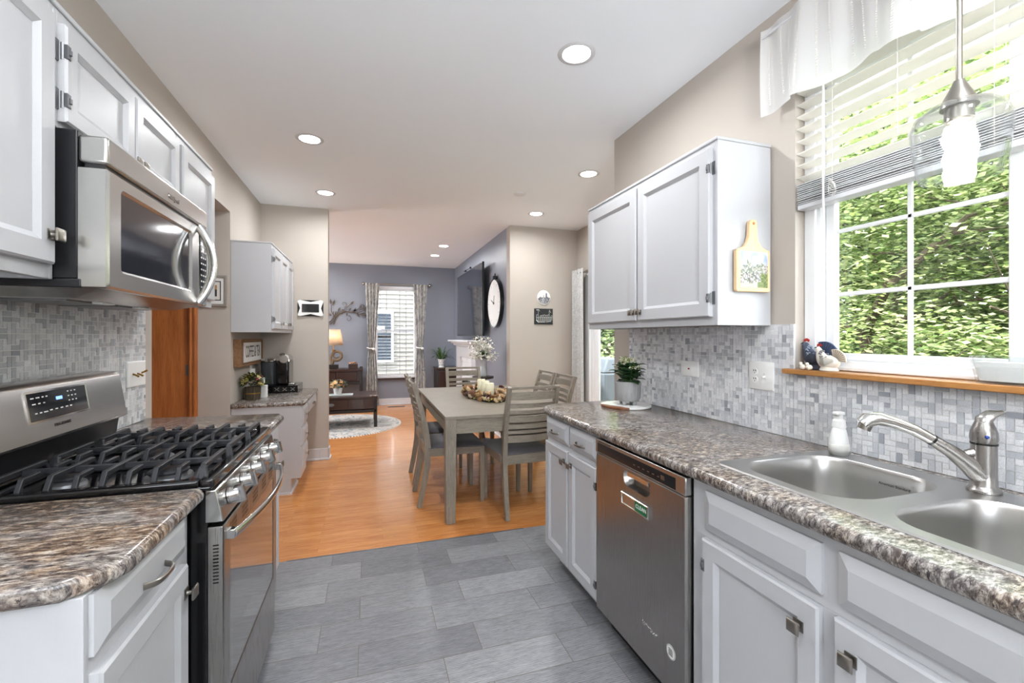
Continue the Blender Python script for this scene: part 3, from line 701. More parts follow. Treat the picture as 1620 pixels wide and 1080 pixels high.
# switch plate by the hall
t = thing('switch_plate', 'wide marbled switch plate with three brass toggles on the mosaic', 'switch', (LW + .01, 2.56, 1.09))
FW = faceX(LW + .0085, 1)
put(MB().rings(FW, 2.478, 2.652, 1.088, 1.208, [(0, 0), (0, .004), (.004, .007)]), 'plate', 'plasticw', t)
for y, up in ((2.525, -1), (2.567, -1), (2.609, 1)):
    put(MB().sweep([FW @ Vector((y, 1.150, .006)), FW @ Vector((y, 1.150 + up * .004, .016)), FW @ Vector((y, 1.150 + up * .012, .030))], [.0045, .004, .005], 8), 'toggle', 'brass', t)
# ------------------------------------------------------------------ desk corner
FDk = faceX(-.545, 1)
t = thing('desk_cabinet', 'white built-in desk pedestal with three knobbed drawers and open knee space', 'desk', (-.8, 4.6, 0))
m = MB().box(LW + .002, -.545, 4.135, 4.47, .13, .742).box(LW + .002, -.62, 4.135, 4.47, 0, .13).box(LW + .002, -.56, 4.47, 5.182, .60, .742).box(-.565, -.545, 4.47, 5.182, .60, .742)
put(m, 'carcass', 'white', t, bevel=.002)
put(MB().box(-.62, -.61, 4.135, 4.47, 0, .02).box(LW + .01, -.61, 4.125, 4.135, 0, .02), 'toe_trim', 'trim', t)
for z0, z1 in ((.565, .728), (.40, .55), (.215, .388)):
    dr = drawer_front(FDk, 4.15, 4.455, z0, z1, 'drawer', t); knob(FDk, 4.30, (z0 + z1) / 2, .02, dr)
dr = drawer_front(FDk, 4.49, 5.16, .615, .728, 'drawer', t); pull(FDk, 4.82, .67, .02, dr)
nosing([(LW, 4.122), (-.545, 4.122), (-.512, 4.15), (-.512, 5.16), (-.53, 5.184), (LW, 5.184)], [0, 1, 1, 1, 1, 0], .742, .776, 'worktop', 'granite', 'speckled desk worktop holding the coffee machine', 'worktop')
FU = faceX(-.768, 1)
t = thing('upper_cabinet', 'white three-door wall cabinet hanging above the coffee machine', 'cabinet', (-.91, 4.65, 1.36))
upper_carcass(t, LW + .002, -.768, 4.13, 5.183, 1.36, 2.095)
for i in range(3):
    a = 4.148 + i * .345; dr = door_panel(FU, a, a + .333, 1.39, 2.06, 'door', t, w=.05)
    knob(FU, a + (.315 if i < 2 else .02), 1.44, .02, dr)
    if i == 0:
        for z in (1.47, 1.97): hinge(FU, a, z, dr)
# sign
t = thing('wall_sign', 'wooden box sign reading COFFEE & TEA above the potted flowers', 'sign', (LW + .03, 4.6, 1.07))
m = MB().box(LW + .001, LW + .045, 4.225, 4.99, 1.085, 1.285)
for b in ((4.21, 5.005, 1.285, 1.302), (4.21, 5.005, 1.068, 1.085), (4.21, 4.225, 1.085, 1.285), (4.99, 5.005, 1.085, 1.285)): m.box(LW + .001, LW + .058, *b)
put(m, 'frame', 'rustic', t, bevel=.002)
put(MB().box(LW + .045, LW + .048, 4.33, 4.975, 1.10, 1.272), 'panel', 'plasticw', t)
text('COFFEE & TEA', .15, frame((LW + .0485, 4.655, 1.186), (0, 1, 0), (0, 0, 1)), 'lettering', 'satinblack', t, .0008, sx=.56)
# small outlet
t = thing('wall_outlet', 'small white outlet on the wall under the wooden sign', 'outlet', (LW + .005, 4.78, .96))
put(MB().rings(faceX(LW, 1), 4.745, 4.815, .965, 1.08, [(0, 0), (0, .004), (.004, .006)]), 'plate', 'plasticw', t)
put(MB().box(LW + .005, LW + .035, 4.765, 4.80, .975, 1.02), 'plug', 'plasticw', t, bevel=.003)
# tablet like alarm panel
t = thing('alarm_panel', 'white bordered wall tablet with a dark screen beside the wall cabinet', 'wall panel', (-.587, 5.18, 1.537))
FT = frame((-.587, 5.185, 1.626), (1, 0, 0), (0, 0, 1))
m = MB(); m.prism(rrect(-.126, .126, -.086, .086, .03), FT, 0, .012); put(m, 'bezel', 'black', t, bevel=.002)
m = MB(); e = [(-.118, -.082), (-.1, -.086), (0, -.062), (.1, -.086), (.118, -.082), (.126, -.07), (.102, 0), (.126, .07), (.118, .082), (.1, .086), (0, .066), (-.1, .086), (-.118, .082), (-.126, .07), (-.102, 0), (-.126, -.07)]
m.prism(e, FT, .012, .02); put(m, 'frame', 'plasticw', t, bevel=.002)
m = MB(); m.prism(rrect(-.084, .084, -.044, .044, .004), FT, .02, .022); put(m, 'screen', 'dglass', t, flat=True)
# picture in the hall
t = thing('picture_frame', 'grey framed small picture with white mat on the hall wall', 'picture', (-1.2, 4.118, 1.57))
FP = frame((0, 4.12, 0), (1, 0, 0), (0, 0, 1))
m = MB(); m.rings(FP, -1.31, -1.083, 1.565, 1.815, [(0, 0), (0, .015), (.003, .018), (.018, .018), (.022, .008)]); put(m, 'frame', M('grey_frame', (148, 142, 134), .5), t)
m = MB(); m.rings(FP, -1.288, -1.105, 1.587, 1.793, [(0, .006), (0, .010)]); put(m, 'mat_board', 'plasticw', t)
m = MB(); m.rings(FP, -1.275, -1.125, 1.612, 1.768, [(0, .009), (0, .0108)]); q = put(m, 'inner_border', 'satinblack', t)
m = MB(); m.rings(FP, -1.268, -1.132, 1.619, 1.761, [(0, .0095), (0, .0112)]); put(m, 'inner_mat', 'offw', t)
m = MB().color((60, 58, 50)); m.rings(FP, -1.235, -1.152, 1.645, 1.70, [(0, .0095), (0, .0116)]); m.color((176, 138, 92)); m.rings(FP, -1.235, -1.152, 1.70, 1.735, [(0, .0095), (0, .0116)]); put(m, 'print', 'vc', t)
# coffee machine on a capsule drawer
t = thing('capsule_drawer', 'black metal capsule drawer under the coffee machine', 'drawer', (-.85, 4.95, .776))
put(MB().box(-1.03, -.66, 4.80, 5.15, .777, .782).box(-1.03, -.66, 4.80, 5.15, .843, .848).box(-1.03, -1.024, 4.80, 5.15, .782, .843).box(-.666, -.66, 4.80, 5.15, .782, .843).box(-1.024, -.666, 5.14, 5.15, .782, .843), 'housing', 'black', t, bevel=.002)
dr = put(MB().box(-1.02, -.67, 4.80, 4.812, .785, .84), 'drawer', 'black', t)
m = MB()
for i in range(5):
    x = -.985 + i * .07; m.bar((x - .018, 4.798, .798), (x + .018, 4.798, .828), .003, .004); m.bar((x - .018, 4.798, .828), (x + .018, 4.798, .798), .003, .004)
put(m, 'wire_pattern', 'chrome', dr)
t = thing('coffee_machine', 'black and silver coffee machine with smoky water tank beneath the wall cabinet', 'coffee machine', (-.88, 4.97, .848))
put(MB().box(-.86, -.745, 4.84, 5.12, .849, 1.09), 'column', 'black', t, bevel=.02, seg=3)
put(MB().lathe([(0, 0), (.085, 0), (.09, .01), (.09, .22), (.086, .225), (0, .225)], (-.93, 4.98, .851), 28), 'water_tank', M('smoky_tank', (70, 74, 78), .15, spec=.7), t)
put(MB().lathe([(0, 0), (.096, 0), (.098, .012), (.085, .03), (0, .036)], (-.93, 4.98, 1.077), 28), 'tank_lid', 'chrome', t)
put(MB().cyl((-.79, 4.83, 1.105), (-.79, 5.11, 1.105), .042, n=20).box(-.86, -.75, 4.85, 5.10, 1.085, 1.12), 'brew_head', 'chrome', t, bevel=.004)
put(MB().sweep([(-.83, 4.85, 1.15), (-.79, 4.845, 1.16), (-.755, 4.845, 1.13), (-.745, 4.845, 1.08)], [.008] * 4, 8), 'lever', 'chrome', t)
put(MB().box(-.83, -.70, 4.86, 5.0, .849, .862), 'drip_tray', 'chrome', t, bevel=.003)
# bark pot with flowers
def flower_ball(parent, c, r, n, cols, name, rl=.02, squash=.8, seed=1, mat='vc', leaf=(58, 84, 42), nl=60):
    rr = random.Random(seed); m = MB()
    for i in range(nl):
        a = rr.random() * 2 * PI; e = rr.uniform(-.3, 1.2); d = Vector((math.cos(a) * math.cos(e), math.sin(a) * math.cos(e), math.sin(e) * squash))
        p = Vector(c) + d * r * rr.uniform(.55, 1.0); s_ = Vector((-math.sin(a), math.cos(a), 0)) * rl * .55; tip = p + d * rl * 1.8 + Vector((0, 0, rr.uniform(-.5, .3) * rl))
        k = tuple(max(0, min(255, v + rr.randint(-18, 18))) for v in leaf); m.color(k)
        md = (p + tip) / 2 + Vector((0, 0, rl * .25)); m.quad([p, md + s_, tip, md - s_])
    lf = put(m, name[0], mat, parent, flat=True, solid=.0008)
    m = MB()
    for i in range(n):
        a = rr.random() * 2 * PI; e = math.asin(rr.uniform(-.15, 1)); d = Vector((math.cos(a) * math.cos(e), math.sin(a) * math.cos(e), math.sin(e) * squash))
        p = Vector(c) + d * r * rr.uniform(.85, 1.1); m.color(rr.choice(cols)); q = d.to_track_quat('Z', 'Y').to_matrix().to_4x4()
        T = Matrix.Translation(p) @ q
        for k in range(5):
            b = k * 2 * PI / 5 + a; u = Vector((math.cos(b), math.sin(b), .35)); w_ = Vector((-math.sin(b), math.cos(b), 0))
            m.quad([T @ Vector((0, 0, 0)), T @ (u * rl * .55 + w_ * rl * .3), T @ (u * rl), T @ (u * rl * .55 - w_ * rl * .3)])
    fl = put(m, name[1], mat, parent, flat=True, solid=.0008); return lf, fl
t = thing('potted_flowers', 'bark-wrapped pot of pink and green faux flowers on the desk worktop', 'potted plant', (-.962, 4.40, .776))
p = put(MB().lathe([(0, .001), (.053, .001), (.055, .05), (.058, .112), (.048, .112), (.046, .09), (0, .09)], (-.962, 4.40, .776), 20), 'pot', 'bark', t)
m = MB()
for i in range(22): a = i * 2 * PI / 22; m.bar((-.962 + .055 * math.cos(a), 4.40 + .055 * math.sin(a), .778), (-.962 + .06 * math.cos(a), 4.40 + .06 * math.sin(a), .888), .014, .006, up=(math.cos(a), math.sin(a), 0))
put(m, 'bark_strips', 'bark', p)
put(MB().lathe([(.059, .052), (.0635, .052), (.0635, .062), (.059, .062)], (-.962, 4.40, .776), 24), 'band', 'brass', p)
flower_ball(t, (-.962, 4.40, .925), .085, 26, [(214, 132, 142), (226, 206, 150), (190, 180, 92), (214, 196, 120), (200, 110, 126)], ('foliage', 'blossoms'), .026, .8, 4, leaf=(66, 76, 36), nl=150)
put(MB().box(-.90, -.865, 4.385, 4.386, .92, .965, Matrix.Translation((0, 0, 0))), 'gift_tag', 'plasticw', t)
tag(put(MB().lathe([(0, .0), (.034, 0), (.036, .006), (.036, .09), (.030, .10), (0, .10)], (-1.02, 4.52, .7765), 20), 'canister', 'offw'), 'white ceramic canister behind the bark-wrapped flower pot', 'canister')
tag(put(MB().box(-.925, -.875, 4.48, 4.56, .777, .885), 'box', 'plasticw', bevel=.003), 'white upright box between flower pot and coffee machine', 'box')
# ------------------------------------------------------------------ right run
FR = faceX(1.355, -1)      # u = -y
t = thing('upper_cabinet', 'white two-door wall cabinet beside the kitchen window', 'cabinet', (1.5, 2.03, 1.372))
upper_carcass(t, WX0 - .009, 1.355, 1.472, 2.585, 1.372, 2.13)
for a, b, k in ((-2.565, -2.030, -2.055), (-2.015, -1.500, -1.99)):
    dr = door_panel(FR, a, b, 1.408, 2.105, 'door', t, w=.056); knob(FR, k, 1.452, .02, dr)
    if b > -1.6:
        for z in (1.485, 2.02): hinge(FR, b, z, dr, -1)
t = thing('base_cabinet', 'white base cabinet with two drawers over two doors at the end of the sink counter', 'cabinet', (1.3, 2.12, 0))
FR = faceX(1.005, -1)
base_carcass(t, WX0 - .003, 1.005, 1.812, 2.43)
for a, b in ((-2.425, -2.127), (-2.112, -1.818)):
    dr = drawer_front(FR, a, b, .748, .862, 'drawer', t); pull(FR, (a + b) / 2, .797, .02, dr, .045)
    dr = door_panel(FR, a, b, .118, .722, 'door', t, w=.05); knob(FR, b - .035 if a < -2.2 else a + .035, .665, .02, dr)
    if a < -2.2: pass
    else:
        for z in (.19, .64): hinge(FR, b, z, dr, -1)
# dishwasher
t = thing('dishwasher', 'stainless dishwasher with pocket handle between the white base cabinets', 'dishwasher', (1.3, 1.5, 0))
Ya, Yb = 1.203, 1.804
put(MB().box(1.03, 1.62, Ya, Yb, .10, .868).box(1.06, 1.62, Ya, Yb, 0, .10), 'tub', 'satinblack', t)
F = faceX(.980, -1)
def hole_panel(Mx, outer, hole, steps, hsteps, mat, name, parent, ang=30):
    m = MB(); n = len(outer); prev = None
    for ins, dd in steps:
        cx = sum(p[0] for p in outer) / n; cy = sum(p[1] for p in outer) / n
        q = loop(m, Mx, [(p[0] - math.copysign(ins, p[0] - cx), p[1] - math.copysign(ins, p[1] - cy)) for p in outer], dd)
        if prev: bridge(m, prev, q)
        else: m._f(q[::-1])
        prev = q
    for sc, dd in hsteps:
        cx = sum(p[0] for p in hole) / n; cy = sum(p[1] for p in hole) / n
        q = loop(m, Mx, [(cx + (p[0] - cx) * sc, cy + (p[1] - cy) * sc) for p in hole], dd); bridge(m, prev, q); prev = q
    m._f(prev); return put(m, name, mat, parent, angle=ang)
hole = rrect(-1.575, -1.395, .728, .792, (.018, .018, .035, .035), 5)
dr = hole_panel(F, rrect(-Yb, -Ya, .105, .805, .006, 5), hole, [(0, -.045), (0, -.008), (.006, 0)], [(1.0, 0), (.96, -.006), (.82, -.034)], 'steelv', 'door', t)
put(MB().rings(F, -1.555, -1.415, .768, .790, [(0, -.03), (0, -.006), (.003, -.003)]), 'grip', 'chrome', dr)
cp = put(MB().box(.978, 1.03, Ya, Yb, .806, .868), 'control_panel', 'steely', t, bevel=.004)
put(MB().rings(faceX(.978, -1), -1.785, -1.252, .812, .852, [(0, -.001), (.0, .0006), (.001, .001)]), 'control_strip', 'satinblack', cp)
m = MB(); F2 = faceX(.9768, -1)
for i in range(7): m.rings(F2, -1.50 + .03 * i, -1.488 + .03 * i, .828, .832, [(0, 0), (0, .0006)])
m.rings(F2, -1.33, -1.31, .825, .84, [(0, 0), (0, .0006)])
put(m, 'key_lettering', 'nickel', cp)
m = MB()
for i in range(8): m.rings(F2, -1.775 + .013 * i, -1.765 + .013 * i, .8565, .860, [(0, -.002), (0, -.0005)])
put(m, 'vent_grille', 'black', cp)
text('Whirlpool', .022, faceX(.9795, -1) @ Matrix.Translation((-1.40, .255, 0)), 'wordmark', 'chrome', dr, .0008, shear=.2)
b = MB(); T = faceX(.9795, -1) @ Matrix.Translation((-1.278, .252, 0)); b.lathe([(0, 0), (.024, 0), (.024, .0008), (0, .0008)], (0, 0, 0), 28, T)
bd = put(b, 'round_sticker', 'plasticw', dr)
b = MB(); b.lathe([(.0215, .0008), (.0225, .0008), (.0225, .0012), (.0215, .0012)], (0, 0, 0), 28, T)
for k in range(5): b.rings(T, -.012 + (k % 2) * .002, .010, -.012 + k * .005, -.0095 + k * .005, [(0, .0008), (0, .0012)])
put(b, 'emblem', 'satinblack', bd)
# CLEAN magnet
t = thing('dishwasher_magnet', 'silver sliding magnet with a green CLEAN label on the dishwasher door', 'magnet', (.975, 1.487, .685))
FMg = faceX(.9795, -1)
put(MB().rings(FMg, -1.578, -1.396, .655, .703, [(0, 0), (0, .008), (.002, .010), (.005, .010), (.006, .006)]), 'frame', 'chrome', t)
put(MB().rings(FMg, -1.572, -1.402, .661, .697, [(0, .004), (0, .0062)]), 'face', 'steely', t)
gl = put(MB().rings(FMg, -1.485, -1.402, .661, .697, [(0, .004), (0, .0072)]), 'green_label', M('green_label', (28, 104, 62), .5), t)
text('CLEAN', .021, FMg @ Matrix.Translation((-1.4435, .679, .0076)), 'lettering', 'plasticw', gl, .0003, spacing=1.05)
# sink base
t = thing('base_cabinet', 'wide white sink cabinet with two false drawer fronts and two doors under the steel sink', 'cabinet', (1.3, .7, 0))
put(MB().box(1.005, WX0 - .003, .285, 1.197, .105, .70).box(1.005, 1.045, .285, 1.197, .70, .876).box(1.045, WX0 - .003, .285, .30, .70, .876).box(1.045, WX0 - .003, 1.182, 1.197, .70, .876).box(1.08, WX0 - .003, .285, 1.197, 0, .105), 'carcass', 'white', t, bevel=.0015)
for i, (a, b) in enumerate(((-1.135, -.762), (-.722, -.35))):
    drawer_front(FR, a, b, .728, .848, 'drawer_front', t)
    dr = door_panel(FR, a - .005, b, .118, .700, 'door', t, w=.05); knob(FR, b - .048 if i == 0 else a + .035, .632, .02, dr)
    if i == 0:
        for z in (.19, .62): hinge(FR, a - .005, z, dr)
# worktop with the sink cutout (ring + rolled front edge)
CZ0, CZ1 = .876, .914
plan = [(WX0, .265), (.967, .265), (.967, 2.40), (.985, 2.455), (1.03, 2.512), (1.11, 2.54), (WX0, 2.56)]
m = MB(); n = len(plan); P = [Vector((*p, 0)) for p in plan]
edge = [0, 1, 1, 1, 1, 1, 0]; nr = []
for i in range(n):
    a, b, c = P[i - 1], P[i], P[(i + 1) % n]; e1 = (b - a).normalized(); e2 = (c - b).normalized()
    n1 = Vector((-e1.y, e1.x, 0)); n2 = Vector((-e2.y, e2.x, 0)); q = n1 + n2; q = q / max(q.dot(n1), .3); nr.append(q if edge[i] else Vector((0, 0, 0)))
# ensure outward normals point away from the centroid
cen = sum(P, Vector()) / n
nr = [(-q if q.dot(P[i] - cen) < 0 else q) for i, q in enumerate(nr)]
rg = []
for k in range(9):
    a = -PI / 2 + PI * k / 8; rg.append([m.bm.verts.new(P[i] - nr[i] * .016 * (1 - math.cos(a)) + Vector((0, 0, .895 + .019 * math.sin(a)))) for i in range(n)])
for a, b in zip(rg, rg[1:]): bridge(m, a, b)
ho = rrect(1.085, 1.565, .37, 1.165, .05, 5)
for ring, hz in ((rg[0], CZ0), (rg[-1], CZ1)):
    hv = [m.bm.verts.new(Vector((x, y, hz))) for x, y in ho]
    es = [m.bm.edges.new((ring[i], ring[(i + 1) % n])) if not m.bm.edges.get((ring[i], ring[(i + 1) % n])) else m.bm.edges.get((ring[i], ring[(i + 1) % n])) for i in range(n)]
    es += [m.bm.edges.new((hv[i], hv[(i + 1) % len(hv)])) for i in range(len(hv))]
    bmesh.ops.triangle_fill(m.bm, use_beauty=True, use_dissolve=False, edges=es)
    if hz == CZ0: low = hv
    else: bridge(m, low, hv)
tag(put(m, 'worktop', 'granite', angle=50), 'long speckled worktop carrying the steel sink under the window', 'worktop')
# sink : rim plate with two bowls
t = thing('kitchen_sink', 'stainless double-bowl drop-in sink under the window', 'sink', (1.32, .77, .914))
m = MB()
outer = rrect(1.068, 1.585, .355, 1.18, .03, 6)
bowls = [rrect(1.108, 1.512, .782, 1.145, (.10, .11, .12, .10), 8), rrect(1.108, 1.492, .395, .722, (.10, .10, .10, .10), 8)]
r0 = loop(m, XY, outer, .9148); r1 = loop(m, XY, [(1.3265 + (x - 1.3265) * .985, .7675 + (y - .7675) * .992) for x, y in outer], .9195)
bridge(m, r0, r1)
es = [m.bm.edges.get((r1[i], r1[(i + 1) % len(r1)])) for i in range(len(r1))]
for bw in bowls:
    cx = (min(p[0] for p in bw) + max(p[0] for p in bw)) / 2; cy = (min(p[1] for p in bw) + max(p[1] for p in bw)) / 2
    top = loop(m, XY, bw, .9185); es += [m.bm.edges.new((top[i], top[(i + 1) % len(top)])) for i in range(len(top))]
    pr = top
    for sc, z in ((.985, .915), (.972, .905), (.955, .86), (.93, .775), (.90, .748), (.80, .738), (.22, .733)):
        q = loop(m, XY, [(cx + (x - cx) * sc, cy + (y - cy) * sc) for x, y in bw], z); bridge(m, pr, q); pr = q
    m._f(pr)
bmesh.ops.triangle_fill(m.bm, use_beauty=True, use_dissolve=False, edges=es)
sk = put(m, 'basin', 'sinksteel', t, angle=40)
for x, y in ((1.31, .96), (1.30, .56)): put(MB().lathe([(0, .003), (.022, .003), (.026, .006), (.042, .006), (.044, .002), (0, 0)], (x, y, .734), 24), 'drain', 'chrome', t)
text('American Standard', .011, frame((1.498, .92, .876), (0, -1, 0), (.04, 0, 1)), 'wordmark', 'satinblack', sk, .0003)
# faucet
t = thing('kitchen_faucet', 'brushed nickel pull-out faucet with a single lever on top', 'faucet', (1.54, .735, .919))
fx, fy = 1.54, .735
put(MB().lathe([(0, 0), (.034, 0), (.034, .006), (.029, .012), (.0265, .016), (.0255, .05), (.0255, .125), (0, .125)], (fx, fy, .9195), 32), 'base', 'steelv', t)
put(MB().lathe([(.026, 0), (.0272, .0), (.0272, .004), (.026, .004)], (fx, fy, 1.043), 32), 'ring', 'black', t)
m = MB(); m.lathe([(0, 0), (.0262, 0), (.028, .012), (.0265, .028), (.021, .044), (.017, .055), (0, .057)], (fx, fy, 1.048), 32)
m.sweep([(fx, fy, 1.088), (fx + .0, fy, 1.108), (fx + .012, fy - .008, 1.122), (fx + .034, fy - .022, 1.129)], [(.019, .016), (.018, .013), (.016, .007), (.006, .003)], 16)
hd = put(m, 'lever', 'steelv', t, angle=60)
put(MB().ball((fx - .022, fy - .017, 1.066), .005, 10), 'temperature_dot', M('blue_dot', (30, 60, 140), .3), hd)
dv = Vector((-.80, .60, 0)).normalized(); o = Vector((fx, fy, 0))
def fp(s, z): v = o + dv * s; return (v.x, v.y, z)
m = MB(); m.sweep([fp(-.004, .955), fp(.012, .965), fp(.035, .990), fp(.070, 1.020), fp(.108, 1.046)], [.026, .025, .022, .0175, .0148], 20)
m.sweep([fp(.0, 1.03), fp(.02, 1.020), fp(.05, 1.010)], [.012, .012, .008], 12)
put(m, 'spout', 'steelv', t, angle=70)
put(MB().sweep([fp(.106, 1.0448), fp(.1105, 1.0477)], [.0155, .0155], 20), 'collar', 'black', t)
m = MB(); m.sweep([fp(.110, 1.0475), fp(.15, 1.071), fp(.195, 1.088), fp(.228, 1.096), fp(.252, 1.092), fp(.266, 1.078)], [.0148, .0150, .0155, .018, .0205, .0185], 20)
sp = put(m, 'spray_head', 'chrome', t, angle=70)
a, b = Vector(fp(.256, 1.082)), Vector(fp(.263, 1.064)); put(MB().cyl(a, b, .0165, .0155, 20), 'nozzle', 'nickel', sp)
# soap dispenser
t = thing('soap_dispenser', 'white foaming soap bottle standing at the sink corner', 'soap bottle', (1.545, 1.145, .919))
c = (1.548, 1.12, .9197)
put(MB().lathe([(0, 0), (.030, 0), (.033, .003), (.034, .012), (.032, .045), (.026, .078), (.021, .092), (0, .094)], c, 28, sy=.8), 'bottle', 'plasticw', t)
put(MB().lathe([(.0345, .004), (.0345, .036), (.0338, .037)], c, 28, sy=.8), 'label', 'offw', t, solid=.0003)
put(MB().lathe([(0, .092), (.021, .092), (.0215, .098), (.019, .116), (.013, .122), (.012, .135), (0, .135)], c, 24), 'pump_collar', 'plasticw', t)
put(MB().box(c[0] - .02, c[0] + .017, c[1] - .011, c[1] + .011, c[2] + .134, c[2] + .147), 'pump_top', 'plasticw', t, bevel=.004)
# outlets on the right splash
FO = faceX(WX0 - .0085, -1)
t = thing('wall_outlet', 'single horizontal outlet plate on the marble mosaic under the upper cabinet', 'outlet', (1.63, 1.975, 1.115))
put(MB().rings(FO, -2.042, -1.906, 1.114, 1.194, [(0, 0), (0, .004), (.003, .006)]), 'plate', 'plasticw', t)
m = MB(); m.rings(FO, -1.995, -1.955, 1.140, 1.168, [(0, .005), (0, .0075)]); r_ = put(m, 'socket', 'plasticw', t)
m = MB(); m.rings(FO, -1.981, -1.969, 1.150, 1.158, [(0, .007), (0, .009)]); put(m, 'test_button', M('red_button', (120, 30, 26), .5), r_)
t = thing('wall_outlet', 'double plate with outlet and toggle switch on the mosaic left of the window', 'outlet', (1.63, 1.52, 1.095))
put(MB().rings(FO, -1.582, -1.456, 1.094, 1.216, [(0, 0), (0, .004), (.003, .006)]), 'plate', 'plasticw', t)
for z in (1.137, 1.172):
    m = MB(); m.lathe([(0, .004), (.015, .004), (.015, .0075), (0, .0075)], (0, 0, 0), 20, FO @ Matrix.Translation((-1.548, z, 0))); s_ = put(m, 'socket', 'plasticw', t)
    m = MB(); m.rings(FO, -1.555, -1.552, z, z + .008, [(0, .007), (0, .0082)]); m.rings(FO, -1.545, -1.542, z, z + .008, [(0, .007), (0, .0082)]); m.rings(FO, -1.550, -1.547, z - .009, z - .004, [(0, .007), (0, .0082)]); put(m, 'slot', 'satinblack', s_)
put(MB().rings(FO, -1.504, -1.494, 1.143, 1.167, [(0, .005), (0, .0065)]), 'switch_slot', 'offw', t)
put(MB().sweep([FO @ Vector((-1.499, 1.152, .005)), FO @ Vector((-1.499, 1.149, .018))], [.0045, .004], 8), 'toggle', 'plasticw', t)
# pot on marble board
t = thing('serving_board', 'round white marble board with a dark wood edge under the ribbed planter', 'board', (1.44, 2.30, .914))
m = MB(); c = (1.447, 2.30); ro = [(c[0] + .145 * math.cos(a * PI / 24), c[1] + .145 * math.sin(a * PI / 24)) for a in range(48)]
nd = Vector((-.966, .10, 0)).normalized()   # wooden segment faces the room
def clip(poly, keep):
    out = []
    for i, p in enumerate(poly):
        q = poly[(i + 1) % len(poly)]; f = lambda z: ((z[0] - c[0]) * -.94 + (z[1] - c[1]) * -.34 - .100) * keep
        if f(p) >= 0: out.append(p)
        if f(p) * f(q) < 0: k = f(p) / (f(p) - f(q)); out.append((p[0] + (q[0] - p[0]) * k, p[1] + (q[1] - p[1]) * k))
    return out
m.prism(clip(ro, -1), XY, .9145, .927); put(m, 'marble_slab', M('white_marble', (226, 226, 224), .25), t, bevel=.002)
m = MB(); m.prism(clip(ro, 1), XY, .9145, .927); put(m, 'wood_edge', wood('walnut_edge', (88, 50, 30), (138, 88, 58), (9, 1, 9), .4), t, bevel=.002)
t = thing('potted_kalanchoe', 'kalanchoe with pale flower heads in a ribbed grey footed pot', 'potted plant', (1.455, 2.29, .927))
c = (1.455, 2.29, .9275); MT['pot'] = M('grey_ribbed_ceramic', (150, 150, 150), .6)
m = MB(); n = 96; rings = []
for (r, z) in [(0, .018), (.03, .018), (.058, .022), (.071, .04), (.073, .08), (.073, .135), (.066, .135), (.064, .11), (0, .11)]:
    rings.append([m.bm.verts.new(Vector((c[0] + (r * (1 + (.018 if .03 < z < .13 and i % 3 == 0 else 0))) * math.cos(2 * PI * i / n), c[1] + r * (1 + (.018 if .03 < z < .13 and i % 3 == 0 else 0)) * math.sin(2 * PI * i / n), c[2] + z))) for i in range(n)] if r else [m.bm.verts.new(Vector((c[0], c[1], c[2] + z)))])
for g, h in zip(rings, rings[1:]):
    for j in range(n):
        if len(g) == 1: m._f([g[0], h[j], h[(j + 1) % n]])
        elif len(h) == 1: m._f([g[j], g[(j + 1) % n], h[0]])
        else: m._f([g[j], g[(j + 1) % n], h[(j + 1) % n], h[j]])
pt = put(m, 'pot', 'pot', t, angle=60)
for k in range(4): a = k * PI / 2 + .5; put(MB().cyl((c[0] + .042 * math.cos(a), c[1] + .042 * math.sin(a), c[2] + .0), (c[0] + .042 * math.cos(a), c[1] + .042 * math.sin(a), c[2] + .024), .011, .014, 12), 'foot', 'pot', pt)
def leaf(m, base, d, L, w, droop=.3, up=.1, seg=4, cup=.15):
    d = Vector(d).normalized(); s_ = d.cross(Vector((0, 0, 1))); s_ = s_.normalized() if s_.length > .01 else Vector((1, 0, 0)); pr = None
    for i in range(seg + 1):
        x = i / seg; p = Vector(base) + d * L * x + Vector((0, 0, up * L * math.sin(x * PI / 2 * 1.2) - droop * L * x * x)); ww = w * math.sin(PI * min(1, x * .92 + .08)) ** .7
        q = [m.bm.verts.new(p - s_ * ww + Vector((0, 0, cup * ww))), m.bm.verts.new(p), m.bm.verts.new(p + s_ * ww + Vector((0, 0, cup * ww)))]
        if pr: m._f([pr[0], pr[1], q[1], q[0]]); m._f([pr[1], pr[2], q[2], q[1]])
        pr = q
rr = random.Random(11); m = MB()
for i in range(44):
    a = rr.random() * 2 * PI; z = rr.uniform(.135, .215); r = rr.uniform(.0, .035)
    g = rr.randint(-10, 12); m.color((36 + g, 66 + g, 34 + g)); leaf(m, (c[0] + r * math.cos(a), c[1] + r * math.sin(a), c[2] + z), (math.cos(a), math.sin(a), rr.uniform(-.1, .7)), rr.uniform(.06, .09), rr.uniform(.030, .042), .2, .15)
put(m, 'leaves', 'vcg', t, solid=.0015, recalc=False)
m = MB(); f = MB()
for i in range(17):
    a = rr.random() * 2 * PI; r = rr.uniform(.005, .07); h = .255 + rr.uniform(-.03, .02) - r * .25; p = Vector((c[0] + r * math.cos(a), c[1] + r * math.sin(a), c[2] + h))
    m.color((88, 120, 60)); m.sweep([(c[0] + r * .3 * math.cos(a), c[1] + r * .3 * math.sin(a), c[2] + .11), tuple(p)], [.002, .0015], 5)
    for k in range(16):
        q = p + Vector((rr.uniform(-.02, .02), rr.uniform(-.02, .02), rr.uniform(-.006, .018))); f.color(rr.choice([(222, 220, 190), (170, 178, 120), (232, 226, 208), (128, 144, 84)])); f.ball(q, .0042, 6)
put(m, 'stems', 'vc', t); put(f, 'blossoms', 'vc', t)
